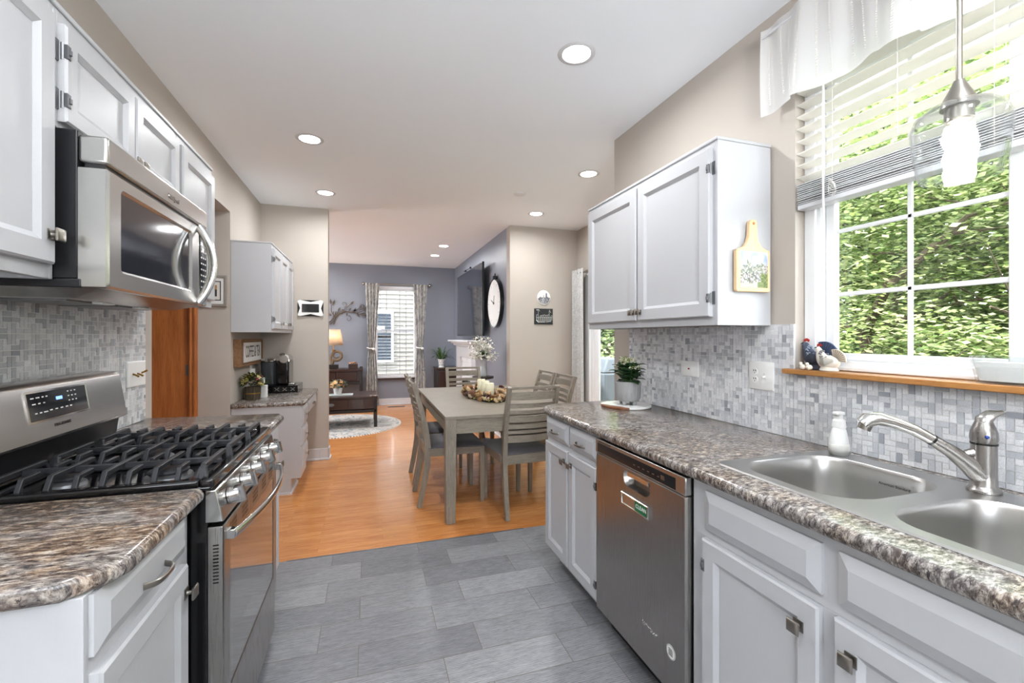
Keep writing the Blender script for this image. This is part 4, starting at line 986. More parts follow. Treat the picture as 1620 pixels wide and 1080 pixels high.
# cutting board wall picture on the cabinet side
t = thing('cutting_board_picture', 'small paddle-shaped wooden board with a painted village scene on the cabinet side', 'picture', (1.513, 1.46, 1.51))
FC = frame((1.513, 1.463, 1.51), (1, 0, 0), (0, 0, 1))
poly = [(-.088, .006), (-.082, 0), (.082, 0), (.088, .006), (.088, .168), (.082, .174), (.07, .177), (.045, .188), (.030, .208), (.022, .235), (.020, .275)]
poly += [(.020 * math.cos(a * PI / 8), .282 + .018 * math.sin(a * PI / 8)) for a in range(1, 8)]
poly += [(-.020, .275), (-.022, .235), (-.030, .208), (-.045, .188), (-.07, .177), (-.082, .174), (-.088, .168)]
put(MB().prism(poly, FC, .0, .018), 'board', 'maple', t, bevel=.003)
put(MB().lathe([(0, .018), (.006, .018), (.006, .0186), (0, .0186)], (0, 0, 0), 14, FC @ Matrix.Translation((0, .282, 0))), 'hanging_hole', 'doorwood', t)
m = MB(); rr = random.Random(3); nu, nv = 26, 26
for i in range(nu):
    for j in range(nv):
        u = i / nu; v = j / nv; nz = noise.noise(Vector((u * 6, v * 6, 1.3))) + .5 * noise.noise(Vector((u * 15, v * 15, 4)))
        if v > .62 + .12 * nz: k = (206 + nz * 50, 214 + nz * 40, 232)
        elif v > .42 + .1 * nz: k = rr.choice([(150, 160, 132), (196, 186, 176), (120, 132, 112), (214, 208, 204)])
        elif v > .12 + .06 * nz: k = rr.choice([(206, 204, 206), (176, 158, 142), (112, 122, 84), (150, 148, 152), (90, 96, 84), (222, 216, 206)]) if u < .72 else rr.choice([(122, 140, 66), (152, 164, 92), (96, 112, 62)])
        else: k = rr.choice([(214, 210, 200), (196, 198, 176)]) if u < .6 else rr.choice([(142, 158, 90), (116, 134, 72)])
        m.color(tuple(max(0, min(255, int(q * .84))) for q in k)); a = -.068 + .142 * u; b = .018 + .148 * v
        m.quad([FC @ Vector((a, b, .0186)), FC @ Vector((a + .142 / nu, b, .0186)), FC @ Vector((a + .142 / nu, b + .148 / nv, .0186)), FC @ Vector((a, b + .148 / nv, .0186))])
put(m, 'painted_print', 'vcg', t, flat=True, recalc=False)
# roosters on the sill
def bird(t, o, s, body, hackle, tailc, comb=(168, 44, 40), tail_r=.05, big=True):
    Mx = Matrix.Translation(o) @ Matrix.Diagonal((s, s, s, 1))
    # local: head towards +y, tail towards -y, sits at z=0
    m = MB().color(body); pts = [(-.035, .034), (-.02, .036), (.0, .036), (.018, .045), (.028, .066), (.034, .086), (.038, .100), (.043, .106)]
    m.sweep([Mx @ Vector((0, y, z)) for y, z in [(-.056, .040), (-.045, .038), (-.02, .036), (.008, .038), (.022, .052), (.030, .070), (.036, .086), (.041, .098), (.047, .104)]], [(a * s, b * s) for a, b in [(.006, .006), (.020, .024), (.029, .034), (.028, .036), (.023, .028), (.017, .019), (.0125, .0135), (.0115, .0125), (.005, .006)]], 16)
    b = put(m, 'body', 'vc', t, sub=1)
    m = MB().color(hackle); rr = random.Random(5)
    for i in range(70):
        a = rr.random() * 2 * PI; h = rr.random(); y = .0 + .032 * h; z = .052 + .034 * h; r = .027 - .013 * h
        p = Mx @ Vector((math.cos(a) * r * 1.02, y + math.sin(a) * r * .75, z - math.sin(a) * r * .4)); m.ball(p, .0032 * s, 6)
    put(m, 'feather_spots', 'vc', b)
    m = MB().color(tailc); F_ = [(0, 0)] + [(math.cos(math.radians(a)) * tail_r, math.sin(math.radians(a)) * tail_r) for a in range(70, 196, 9)]
    T = Mx @ frame((.004, -.034, .048), (0, 1, 0), (0, 0, 1)); m.prism(F_, T, -.006, .002)
    tl = put(m, 'tail', 'vc', t, bevel=.002)
    m = MB().color(tuple(int(v * .72) for v in tailc))
    for a in range(74, 192, 12): m.bar(T @ Vector((.012 * math.cos(math.radians(a)), .012 * math.sin(math.radians(a)), .0025)), T @ Vector((tail_r * .97 * math.cos(math.radians(a)), tail_r * .97 * math.sin(math.radians(a)), .0025)), .0022, .0012, up=(1, 0, 0))
    for a in range(74, 192, 12): m.bar(T @ Vector((.012 * math.cos(math.radians(a)), .012 * math.sin(math.radians(a)), -.0065)), T @ Vector((tail_r * .97 * math.cos(math.radians(a)), tail_r * .97 * math.sin(math.radians(a)), -.0065)), .0022, .0012, up=(1, 0, 0))
    put(m, 'tail_grooves', 'vc', tl)
    m = MB().color(comb)
    for k in range(4): m.ball(Mx @ Vector((0, .028 + .005 * k, .113 + (.003 if k in (1, 2) else 0))), .0055 * s, 8, sc=(.5, 1, 1.1))
    m.ball(Mx @ Vector((0, .046, .086)), .006 * s, 8, sc=(.5, .8, 1.5)); put(m, 'comb', 'vc', t)
    m = MB().color((70, 72, 74)); m.cyl(Mx @ Vector((0, .048, .104)), Mx @ Vector((0, .062, .100)), .004 * s, .0005, 8); put(m, 'beak', 'vc', t)
    for sx in (-1, 1):
        m = MB().color(tuple(int(v * .8) for v in body)); m.sweep([Mx @ Vector((sx * .026, .012, .042)), Mx @ Vector((sx * .034, -.012, .042)), Mx @ Vector((sx * .024, -.044, .050))], [(.004 * s, .015 * s), (.004 * s, .018 * s), (.002 * s, .004 * s)], 8, up=(0, 0, 1))
        put(m, 'wing', 'vc', t)
    m = MB().color(body); m.lathe([(0, 0), (.028, 0), (.03, .004), (.024, .018), (0, .02)], (0, 0, 0), 16, Mx @ Matrix.Translation((0, -.008, 0)), sy=1.35); put(m, 'base', 'vc', t)
t = thing('rooster_figurine', 'dark blue speckled rooster figurine with red comb on the windowsill', 'figurine', (1.672, 1.31, 1.196))
bird(t, (1.672, 1.303, 1.197), 1.0, (66, 74, 92), (150, 160, 176), (62, 76, 104), tail_r=.062)
t = thing('hen_figurine', 'white hen figurine with spots and two chicks in front of the blue rooster', 'figurine', (1.632, 1.26, 1.196))
bird(t, (1.632, 1.225, 1.197), .84, (226, 220, 208), (120, 118, 120), (206, 192, 172), tail_r=.05)
for y in (1.312, 1.285):
    m = MB().color((228, 222, 208)); m.ball((1.618, y, 1.197 + .010), .0105, 12, sc=(.9, 1.2, 1)); m.ball((1.618, y + .008, 1.197 + .022), .0068, 10); m.cyl((1.618, y + .013, 1.219), (1.618, y + .019, 1.218), .002, .0004, 6); put(m, 'chick', 'vc', t)
# candle bowl
t = thing('candle_bowl', 'rectangular clear glass bowl filled with white wax on the sill', 'candle', (1.655, .69, 1.196))
m = MB(); A = rrect(1.612, 1.694, .60, .795, .022, 4); B_ = rrect(1.606, 1.699, .585, .808, .024, 4)
q1 = loop(m, XY, A, 1.197); q2 = loop(m, XY, B_, 1.272); q3 = loop(m, XY, [(1.6525 + (x - 1.6525) * .93, .6965 + (y - .6965) * .96) for x, y in B_], 1.272); q4 = loop(m, XY, [(1.6525 + (x - 1.6525) * .90, .6965 + (y - .6965) * .95) for x, y in A], 1.203)
m._f(q1[::-1]); bridge(m, q1, q2); bridge(m, q2, q3); bridge(m, q3, q4); m._f(q4); put(m, 'glass_bowl', 'cglass', t, bevel=.001)
m = MB(); a1 = [(1.6525 + (x - 1.6525) * .88, .6965 + (y - .6965) * .93) for x, y in A]; a2 = [(1.6525 + (x - 1.6525) * .9, .6965 + (y - .6965) * .94) for x, y in B_]
q1 = loop(m, XY, a1, 1.2045); q2 = loop(m, XY, a2, 1.255); m._f(q1[::-1]); bridge(m, q1, q2); m._f(q2); put(m, 'wax', 'wax', t)
# blind inside the reveal
t = thing('window_blind', 'white wooden blind half raised in the kitchen window', 'blind', (1.665, .757, 1.83))
m = MB(); r = random.Random(2)
z = 1.955; cs, sn = math.cos(math.radians(-7)), math.sin(math.radians(-7))
while z < 2.33:
    c = Vector((1.664, 0, z)); hx = .028
    m.hexa([(c.x - hx * cs, .158, z - hx * sn - .0015), (c.x + hx * cs, .158, z + hx * sn - .0015), (c.x + hx * cs, 1.352, z + hx * sn - .0015), (c.x - hx * cs, 1.352, z - hx * sn - .0015),
            (c.x - hx * cs, .158, z - hx * sn + .0015), (c.x + hx * cs, .158, z + hx * sn + .0015), (c.x + hx * cs, 1.352, z + hx * sn + .0015), (c.x - hx * cs, 1.352, z - hx * sn + .0015)])
    z += .0487
put(m, 'blind_slat', 'slat', t, flat=True)
m = MB()
for i in range(11): zz = 1.852 + i * .0076; dx = r.uniform(-.003, .003); m.box(1.637 + dx, 1.690 + dx, .158, 1.352, zz, zz + .0032)
put(m, 'stacked_slat', MT['trim'], t, flat=True)
put(MB().box(1.638, 1.690, .158, 1.352, 1.830, 1.850), 'bottom_rail', 'trim', t, bevel=.003)
put(MB().box(1.628, 1.695, .155, 1.355, 2.345, 2.395), 'head_rail', 'trim', t, bevel=.003)
m = MB()
for y in (1.21, .76, .30): m.cyl((1.638, y, 1.85), (1.638, y, 2.35), .0008, n=5); m.cyl((1.690, y, 1.85), (1.690, y, 2.35), .0008, n=5)
m.cyl((1.620, .985, 1.98), (1.620, .985, 2.35), .001, n=5)
put(m, 'cord', 'offw', t)
m = MB()
for k in range(5): m.sweep([(1.630 - .004 * math.sin(i * .9 + k), 1.205 + .012 * math.sin(i * PI / 4 + k), 1.885 + .018 * math.cos(i * PI / 4 + k * .7) + .008 * k - .02) for i in range(9)], [.0009] * 9, 5)
put(m, 'ladder_loops', 'offw', t)
put(MB().cyl((1.622, 1.232, 1.575), (1.622, 1.232, 2.34), .004, n=10).cyl((1.622, 1.232, 1.555), (1.622, 1.232, 1.60), .0055, n=10), 'tilt_wand', 'plasticw', t)
# valance
t = thing('window_valance', 'sheer white gathered valance with openwork stripes over the kitchen window', 'valance', (1.58, .75, 2.25))
def vf(u, v):
    y = 1.475 - u * 1.45; ph = u * 1.45 * 2 * PI
    top = 2.615; bot = 2.235 + .022 * math.sin(ph * .9 + 1) + (.055 * max(0, (u - .1) * 2.2) if u < .40 else .036 + .02 * math.sin(u * 9)) + .012 * math.sin(ph * 3.1)
    amp = .010 + .024 * v
    x = 1.583 + amp * math.sin(ph * 3.3 + .8 * math.sin(ph)) + .006 * math.sin(ph * 9)
    return (x - .02 * v * (1 - v), y + .010 * math.sin(ph * 6.6) * v, top + (bot - top) * v)
put(MB().surf(vf, 260, 14), 'cloth', 'sheer', t, angle=180, recalc=False)
m = MB()
for k in range(26):
    u = .02 + k * .037 + .006 * math.sin(k * 2.3)
    for j in range(34):
        if 1: v = .12 + j * .0235; p = Vector(vf(min(u, .999), v)); q = Vector(vf(min(u + .004, .999), v + .012)); m.box(p.x - .0022, p.x - .0012, min(p.y, q.y) - .0005, max(p.y, q.y), q.z, p.z)
put(m, 'openwork_stripe', 'offw', t, flat=True)
put(MB().cyl((1.586, .02, 2.585), (1.586, 1.47, 2.585), .006, n=10).cyl((1.586, 1.465, 2.585), (WX0, 1.465, 2.585), .006, n=10).cyl((1.586, .03, 2.585), (WX0, .03, 2.585), .006, n=10), 'rod', 'trim', t)
# pendant
t = thing('pendant_lamp', 'clear glass pendant lamp with brushed nickel stem over the sink', 'pendant lamp', (1.30, .664, H))
px_, py_ = 1.30, .664
put(MB().lathe([(0, 0), (.062, 0), (.062, -.012), (.05, -.024), (.012, -.03), (0, -.03)], (px_, py_, H), 28), 'canopy', 'nickel', t)
put(MB().cyl((px_, py_, H - .02), (px_, py_, 1.905), .006, n=12), 'stem', 'nickel', t)
put(MB().lathe([(0, .062), (.010, .062), (.013, .054), (.019, .040), (.028, .022), (.033, .006), (.034, .0), (0, 0)], (px_, py_, 1.855), 28), 'socket_cap', 'nickel', t)
put(MB().lathe([(0, 0), (.026, 0), (.026, -.03), (.022, -.034), (0, -.034)], (px_, py_, 1.856), 24), 'socket', 'nickel', t)
put(MB().lathe([(.034, .012), (.06, .006), (.078, -.010), (.087, -.035), (.086, -.07), (.080, -.115), (.072, -.158), (.069, -.158), (.077, -.115), (.083, -.07), (.084, -.035), (.075, -.012), (.058, .003), (.034, .009)], (px_, py_, 1.850), 48), 'glass_shade', 'cglass', t, angle=60)
put(MB().lathe([(0, -.118), (.016, -.116), (.026, -.104), (.030, -.088), (.026, -.072), (.020, -.066), (.026, -.060), (.031, -.046), (.030, -.034), (.022, -.018), (.013, -.006), (0, -.006)], (px_, py_, 1.826), 24), 'bulb', M('glowing_bulb', (255, 255, 255), .4, emit=(255, 250, 240), es=9), t, angle=60)
pl = bpy.data.lights.new('pendant_light', 'POINT'); pl.energy = 4; pl.shadow_soft_size = .035; pl.color = (1, .97, .92); po = bpy.data.objects.new('pendant_light', pl); po.location = (px_, py_, 1.765); C.objects.link(po); 
# recessed lights and added fill lamps
RL = [(.963, 1.967), (-.39, 3.387), (-.392, 4.609), (1.771, 3.389), (1.787, 4.67), (1.088, 6.766), (1.073, 7.605)]
LB = ['nearest large round ceiling light over the kitchen aisle', 'round ceiling light in front of the hall opening', 'round ceiling light before the wall cabinet of the coffee corner',
      'round ceiling light beside the end of the kitchen window wall', 'round ceiling light in front of the dining wall with two plaques', 'round ceiling light nearer the television of the living room pair', 'far round ceiling light of the living room pair']
for i, (x, y) in enumerate(RL + [(.963, .1), (-.39, .6), (-.39, -2.3), (-.8, 6.8), (-.8, 8.0), (-2.6, 6.8)]):  # lamps past RL are unseen, added as fill without fixtures
    if i < 7: t = thing('ceiling_light', LB[i], 'ceiling light', (x, y, H), 'recessed ceiling lights')
    if i < 7:
        put(MB().lathe([(.066, -.001), (.070, -.004), (.088, -.003), (.092, 0), (.066, 0)], (x, y, H), 40), 'trim_ring', 'trim', t)
        put(MB().lathe([(0, -.0012), (.068, -.0012), (.068, -.0002), (0, -.0002)], (x, y, H), 40), 'lens', 'lamp', t)
    a = arealight('downlight', (x, y, H - .004), (0, 0, 0), .13, .13, LAMP_W, (.96, .98, 1), 'DISK', math.radians(170))
    if i < 7: a.parent = t; a.location = (0, 0, -.004)
t = thing('smoke_detector', 'small flat white round cover on the dining ceiling', 'ceiling cover', (1.383, 4.058, H))
put(MB().lathe([(0, -.012), (.05, -.012), (.056, -.006), (.057, 0), (0, 0)], (1.383, 4.058, H), 32), 'cover', 'trim', t)
# ------------------------------------------------------------------ dining
t = thing('dining_table', 'grey washed rectangular dining table on square legs', 'table', (1.05, 4.02, 0))
TX0, TX1, TY0, TY1 = .512, 1.592, 3.115, 4.93
put(MB().box(TX0, TX1, TY0, TY1, .738, .762), 'tabletop', 'ashx', t, bevel=.002)
for a in ((TX0 + .02, TX0 + .045, TY0 + .08, TY1 - .08), (TX1 - .045, TX1 - .02, TY0 + .08, TY1 - .08)): put(MB().box(*a, .635, .738), 'side_apron', 'ash', t)
for a in ((TX0 + .08, TX1 - .08, TY0 + .012, TY0 + .037), (TX0 + .08, TX1 - .08, TY1 - .037, TY1 - .012)): put(MB().box(*a, .635, .738), 'end_apron', 'ashx', t)
for x, y in ((TX0, TY0), (TX1 - .082, TY0), (TX0, TY1 - .082), (TX1 - .082, TY1 - .082)):
    m = MB(); cx, cy = x + .041, y + .041
    m.hexa([(cx - .034, cy - .034, 0), (cx + .034, cy - .034, 0), (cx + .034, cy + .034, 0), (cx - .034, cy + .034, 0), (cx - .040, cy - .040, .738), (cx + .040, cy - .040, .738), (cx + .040, cy + .040, .738), (cx - .040, cy + .040, .738)])
    put(m, 'leg', 'ashv', t, bevel=.003)
def make_chair(label):
    # local: sitter faces +y, seat centre at origin, back at -y
    t = thing('dining_chair', label, 'chair', (0, 0, 0), 'grey ladder-back dining chairs')
    w = .205
    for s in (-1, 1):
        m = MB(); x = s * (w - .016); pts = [(x, -.265, 0), (x, -.232, .16), (x, -.205, .33), (x, -.20, .46), (x, -.218, .62), (x, -.262, .80), (x, -.312, .965)]
        m.sweep(pts, [(.016, .019), (.017, .021), (.018, .024), (.018, .025), (.016, .021), (.0155, .019), (.015, .017)], 4, prof=[(1, 1), (-1, 1), (-1, -1), (1, -1)], up=(1, 0, 0)) if 0 else m.sweep(pts, [(.019, .016), (.021, .017), (.024, .018), (.025, .018), (.021, .016), (.019, .0155), (.017, .015)], 4, prof=[(1, 1), (-1, 1), (-1, -1), (1, -1)], up=(1, 0, 0))
        put(m, 'rear_leg', 'ashv', t, bevel=.002, angle=50)
        m = MB(); x = s * (w - .004); m.hexa([(x - .014, .218, 0), (x + .014, .218, 0), (x + .014, .246, 0), (x - .014, .246, 0), (x - .019, .210, .455), (x + .019, .210, .455), (x + .019, .250, .455), (x - .019, .250, .455)])
        put(m, 'front_leg', 'ashv', t, bevel=.002)
    m = MB(); 
    for s in (-1, 1): m.box(s * (w - .004) - .011, s * (w - .004) + .011, -.19, .215, .392, .452)
    m.box(-w, w, .218, .240, .392, .452); m.box(-w + .02, w - .02, -.216, -.196, .385, .452)
    put(m, 'seat_frame', 'ashx', t, bevel=.002)
    m = MB()
    def sf(u, v):
        x = (u - .5) * 2; y = (v - .5) * 2; k = (1 - abs(x) ** 5) * (1 - abs(y) ** 5); wd = .218 + .01 * y
        return (x * wd, .026 + y * .228, .455 + .042 * k ** .6 - .006 * (1 - x * x) * (1 - y * y))
    m.surf(sf, 14, 14); m.hexa([(-.205, -.20, .447), (.205, -.20, .447), (.226, .252, .447), (-.226, .252, .447), (-.208, -.202, .457), (.208, -.202, .457), (.228, .254, .457), (-.228, .254, .457)])
    put(m, 'seat_cushion', 'fabric', t, recalc=False, angle=60)
    def by(z): 
        P = [(.46, -.20), (.62, -.218), (.80, -.262), (.965, -.312)]
        for (a, b), (c, d) in zip(P, P[1:]):
            if z <= c: return b + (d - b) * (z - a) / (c - a)
        return -.312
    for z0, z1 in ((.946, .966), (.868, .926), (.808, .842), (.762, .790), (.700, .748), (.652, .684), (.612, .636), (.548, .600)):
        m = MB(); zc = (z0 + z1) / 2; pts = [(-w + .03 + (2 * w - .06) * i / 10, by(zc) - (.024 * math.sin(PI * i / 10) if z0 < .94 else .012 * math.sin(PI * i / 10)), zc) for i in range(11)]
        m.sweep(pts, [(.0085, (z1 - z0) / 2)] * 11, 4, prof=[(1, 1), (-1, 1), (-1, -1), (1, -1)], up=(0, 0, 1))
        put(m, 'back_slat' if z0 < .94 else 'top_rail', 'ashx', t, bevel=.0015, angle=60)
    return t
ch0 = make_chair('grey chair at the near end of the dining table, back to the kitchen')
CH = [((1.125, 3.335), math.radians(3), None),
      ((.640, 3.70), -PI / 2, 'grey ladder-back chair on the window-far long side, nearest the kitchen floor'),
      ((.655, 4.255), -PI / 2, 'second grey ladder-back chair on the long side facing the curtains, behind the first'),
      ((1.455, 3.83), PI / 2, 'grey ladder-back chair nearer the worktop end on the patio-door side of the table'),
      ((1.455, 4.285), PI / 2, 'grey ladder-back chair farther from the worktop on the patio-door side of the table'),
      ((1.06, 4.845), PI + .02, 'grey ladder-back chair at the far end of the table, before the dark plant cabinet')]
LBC = ['grey chair nearest the kitchen on the table side away from the patio door', 'grey chair behind the nearest one on the table side away from the patio door']
for i, (p, r, lb) in enumerate(CH):
    c = ch0 if i == 0 else copy_tree(ch0)
    c.location = (p[0], p[1], 0); c.rotation_euler = (0, 0, r)
    if i in (1, 2): c['label'] = LBC[i - 1]
    elif lb: c['label'] = lb
# centrepiece
t = thing('centrepiece_tray', 'dark oval tray of curled wood shavings and leaves ringing three candles', 'centrepiece', (1.01, 4.02, .762))
TC = Vector((1.03, 4.0, .7625)); ax = Vector((.10, -.995, 0)).normalized(); ay = Vector((.995, .10, 0))
m = MB(); ro = []
for i in range(40): a = i * PI / 20; q = TC + ax * .36 * math.cos(a) + ay * .15 * math.sin(a); ro.append((q.x, q.y))
m.prism(ro, XY, .7625, .776); put(m, 'tray', 'blackwood', t, bevel=.003)
rr = random.Random(21); m = MB(); lf = MB(); cols = [(176, 142, 98), (150, 110, 72), (188, 160, 122), (104, 68, 50), (76, 52, 48), (204, 186, 160), (170, 134, 92)]
for i in range(84):
    a = rr.random() * 2 * PI; k = rr.uniform(.72, 1.08); q = TC + ax * .37 * k * math.cos(a) + ay * .16 * k * math.sin(a) + Vector((0, 0, rr.uniform(.016, .072) * (1.25 - abs(k - .9))))
    m.color(rr.choice(cols)); R_ = Matrix.Translation(q) @ Matrix.Rotation(rr.random() * 6, 4, 'Z') @ Matrix.Rotation(rr.uniform(-1, 1), 4, 'X')
    r0 = rr.uniform(.022, .042); hgt = rr.uniform(.022, .042); tw = rr.uniform(3.2, 5.4); n = 9; pr = None
    for j in range(n + 1):
        b = tw * j / n; r1 = r0 * (1 - .35 * j / n); v = [m.bm.verts.new(R_ @ Vector((r1 * math.cos(b), r1 * math.sin(b), -hgt / 2))), m.bm.verts.new(R_ @ Vector((r1 * 1.15 * math.cos(b), r1 * 1.15 * math.sin(b), hgt / 2)))]
        if pr: m._f([pr[0], v[0], v[1], pr[1]])
        pr = v
for i in range(46):
    a = rr.random() * 2 * PI; k = rr.uniform(.95, 1.2); q = TC + ax * .37 * k * math.cos(a) + ay * .16 * k * math.sin(a) + Vector((0, 0, rr.uniform(.012, .06)))
    lf.color(rr.choice([(150, 156, 60), (112, 118, 52), (176, 168, 84), (128, 112, 52)])); leaf(lf, q, (math.cos(a * 1.3), math.sin(a * 1.3), .1), rr.uniform(.03, .05), .009, .4, .3)
put(m, 'wood_curl', 'vc', t, solid=.0015, recalc=False)['kind'] = 'stuff'
put(lf, 'leaf_sprig', 'vc', t, solid=.001, recalc=False)['kind'] = 'stuff'
m = MB()
for k in (-1, 0, 1): q = TC + ax * .115 * k; m.lathe([(0, .0), (.046, 0), (.05, .012), (0, .012)], (q.x, q.y, .776), 20)
put(m, 'candle_plinth', 'blackwood', t)
for k, lb, h in ((1, 'short cream pillar candle nearest the kitchen in the table centrepiece', .118), (0, 'middle cream pillar candle of the three in the table centrepiece', .128), (-1, 'cream pillar candle farthest from the kitchen in the table centrepiece', .132)):
    q = TC + ax * .115 * k; t = thing('pillar_candle', lb, 'candle', (q.x, q.y, .788), 'cream candles in the centrepiece')
    put(MB().lathe([(0, .0005), (.036, .0005), (.0375, .004), (.0375, h - .004), (.035, h), (.026, h - .004), (0, h - .006)], (q.x, q.y, .788), 28), 'wax', M('cream_wax', (232, 226, 196), .45), t)
    put(MB().cyl((q.x, q.y, .788 + h - .006), (q.x, q.y, .788 + h + .004), .0012, n=6), 'wick', 'satinblack', t)
# plaques on the dining wall
t = thing('round_wall_plaque', 'round grey and white etched cityscape plate above the black rectangular tile', 'plaque', (2.113, 5.25, 1.74))
FQ = frame((2.113, 5.256, 1.818), (1, 0, 0), (0, 0, 1))
put(MB().lathe([(0, 0), (.088, 0), (.092, .004), (.09, .010), (.084, .012), (0, .010)], (0, 0, 0), 40, FQ), 'plate', 'plasticw', t)
rr = random.Random(8); m = MB()
for i in range(22):
    for j in range(22):
        u = (i + .5) / 11 - 1; v = (j + .5) / 11 - 1
        if u * u + v * v > .86: continue
        sky = .0 + .25 * noise.noise(Vector((u * 3, 2, 0))) + (.62 if abs(u - .38) < .07 else 0) + (.35 if abs(u + .02) < .05 else 0) + (.1 if abs(u - .85) < .08 else 0)
        if v > sky: continue
        k = rr.choice([(70, 72, 86), (120, 122, 130), (170, 170, 176), (90, 92, 100), (210, 210, 212)] if v < -.05 else [(72, 74, 90), (96, 98, 110)])
        m.color(k); a, b, e = u * .088, v * .088, .0036; m.quad([FQ @ Vector((a - e, b - e, .0125)), FQ @ Vector((a + e, b - e, .0125)), FQ @ Vector((a + e, b + e, .0125)), FQ @ Vector((a - e, b + e, .0125))])
put(m, 'etched_scene', 'vc', t, flat=True, recalc=False)
t = thing('slate_wall_plaque', 'black rectangular tile with white line drawing of buildings on the dining wall', 'plaque', (2.11, 5.25, 1.478))
FQ = frame((2.11, 5.256, 1.578), (1, 0, 0), (0, 0, 1))
put(MB().rings(FQ, -.125, .125, -.10, .10, [(0, 0), (0, .010), (.003, .013)]), 'tile', 'satinblack', t)
m = MB()
def line(a, b, w=.0025): m.bar(FQ @ Vector((*a, .0134)), FQ @ Vector((*b, .0134)), w, .0008, up=(0, 1, 0))
for k in range(9):
    x = -.10 + k * .025; hgt = [.02, .075, .01, .015, .02, .015, .02, .06, .01][k]
    line((x, -.05), (x, hgt)); line((x, hgt), (x + .012, hgt + (.012 if k in (1, 7) else .004))); line((x + .012, hgt + .004), (x + .022, hgt - .01)); line((x, -.015), (x + .02, -.012)); line((x + .01, -.05), (x + .012, 0), .0018)
line((.075, .06), (.08, .085)); line((-.10, .085), (-.065, .085), .004); line((-.10, .078), (-.08, .078), .003); line((-.10, -.055), (.10, -.048)); line((-.08, -.07), (.02, -.068), .006); line((.03, -.068), (.10, -.06), .005); line((-.10, -.045), (-.07, -.075), .008)
put(m, 'line_drawing', 'plasticw', t, flat=True)
# patio curtain
def curtain_mesh(x0, x1, y, z0, z1, folds, amp, axis='x', tie=None, tw=.45, seed=1, pinch=.35):
    rr = random.Random(seed); ph = [rr.uniform(-.6, .6) for _ in range(8)]
    def f(u, v):
        z = z1 + (z0 - z1) * v; wd = 1.
        if tie:
            k = abs(z - tie[0]); lim = (z1 - tie[0]) if z > tie[0] else (tie[0] - z0)
            q = min(1, k / lim); wd = tw + (1 - tw) * q ** .8 if z > tie[0] else tw + (.92 - tw) * q ** .6
            cx = tie[1]; a = cx + (x0 + (x1 - x0) * u - cx) * wd
        else: a = x0 + (x1 - x0) * u
        s_ = math.sin(u * folds * 2 * PI + ph[int(v * 3) % 8] * .2) + .3 * math.sin(u * folds * 4.7 * PI + 1)
        am = amp * (.55 + .45 * v)
        return (a, y - .5 * am * s_, z) if axis == 'x' else (y - .5 * am * s_, a, z)
    return MB().surf(f, int(folds * 14), 40)
t = thing('patio_curtain', 'long grey linen curtain gathered beside the patio door', 'curtain', (2.50, 5.05, 0))
put(curtain_mesh(4.90, 5.225, 2.49, .03, 2.16, 4, .07, 'y'), 'panel', 'linen', t, angle=180, recalc=False)
m = MB().cyl((2.50, 3.0, 2.115), (2.50, 5.10, 2.115), .0125, n=14); put(m, 'rod', 'nickel', t)
put(MB().box(2.49, 2.584, 4.82, 4.84, 2.085, 2.125).box(2.49, 2.584, 3.04, 3.06, 2.085, 2.125), 'bracket', 'nickel', t)
# ------------------------------------------------------------------ living room
t = thing('wool_rug', 'round grey and rust patterned rug under the dark coffee table', 'rug', (-.44, 7.12, 0))
def rugmat():
    m_ = M('faded_medallion_rug', (170, 170, 170), .95); q = NT(m_); v = coords(q, (1, 1, 1), 'Pos')
    c = ramp(q, noise_n(q, v, 7, 6, .7, 2.), [(.38, (70, 80, 92)), (.46, (150, 152, 154)), (.54, (206, 202, 194)), (.64, (186, 150, 132))])
    c = mixc(q, ramp(q, noise_n(q, v, 40, 3, .6), [(.4, 0.), (.6, .5)]), c, (200, 198, 192)); setc(q, c); return m_
put(MB().lathe([(0, .001), (.90, .001), (.90, .010), (0, .012)], (-.45, 7.12, 0), 72), 'pile', rugmat(), t)
m = MB()
for i in range(150): a = i * 2 * PI / 150; m.bar((-.45 + .90 * math.cos(a), 7.12 + .90 * math.sin(a), .006), (-.45 + .93 * math.cos(a), 7.12 + .93 * math.sin(a), .003), .018, .004)
put(m, 'fringe', 'offw', t)
t = thing('coffee_table', 'dark brown coffee table with drawers standing on the round rug', 'coffee table', (-.5, 7.1, .012))
put(MB().box(-1.15, .125, 6.76, 7.44, .435, .462), 'tabletop', 'darkwood', t, bevel=.004)
put(MB().box(-1.12, .10, 6.79, 7.41, .275, .435), 'drawer_case', 'darkwood', t, bevel=.002)
put(MB().box(-1.13, .11, 6.775, 7.42, .225, .268), 'rail', 'blackwood', t, bevel=.003)
for a, b in ((-1.08, -.72), (-.70, -.275), (-.265, -.06)):
    dr = put(MB().box(a, b, 6.783, 6.80, .285, .425), 'drawer', 'darkwood', t, bevel=.003)
    if b < -.2: put(MB().lathe([(0, 0), (.05, 0), (.046, .008), (.03, .016), (0, .018)], (0, 0, 0), 20, frame(((a + b) / 2 - .02, 6.783, .352), (1, 0, 0), (0, 0, 1)), sy=.55), 'handle', 'hinge', dr)
for x, y in ((.075, 6.775), (.075, 7.375), (-1.125, 6.775), (-1.125, 7.375)): put(MB().box(x, x + .046, y, y + .046, .013, .44), 'leg', 'blackwood', t, bevel=.003)
t = thing('woven_runner', 'small tasselled plaid cloth hanging over the coffee table corner', 'cloth', (.09, 6.78, .462))
m = MB()
for i in range(5):
    for j in range(4): m.color([(190, 184, 178), (70, 52, 48), (120, 84, 76)][(i + j) % 3]); m.box(.02 + i * .022, .042 + i * .022, 6.76 + j * .025, 6.785 + j * .025, .4625, .467)
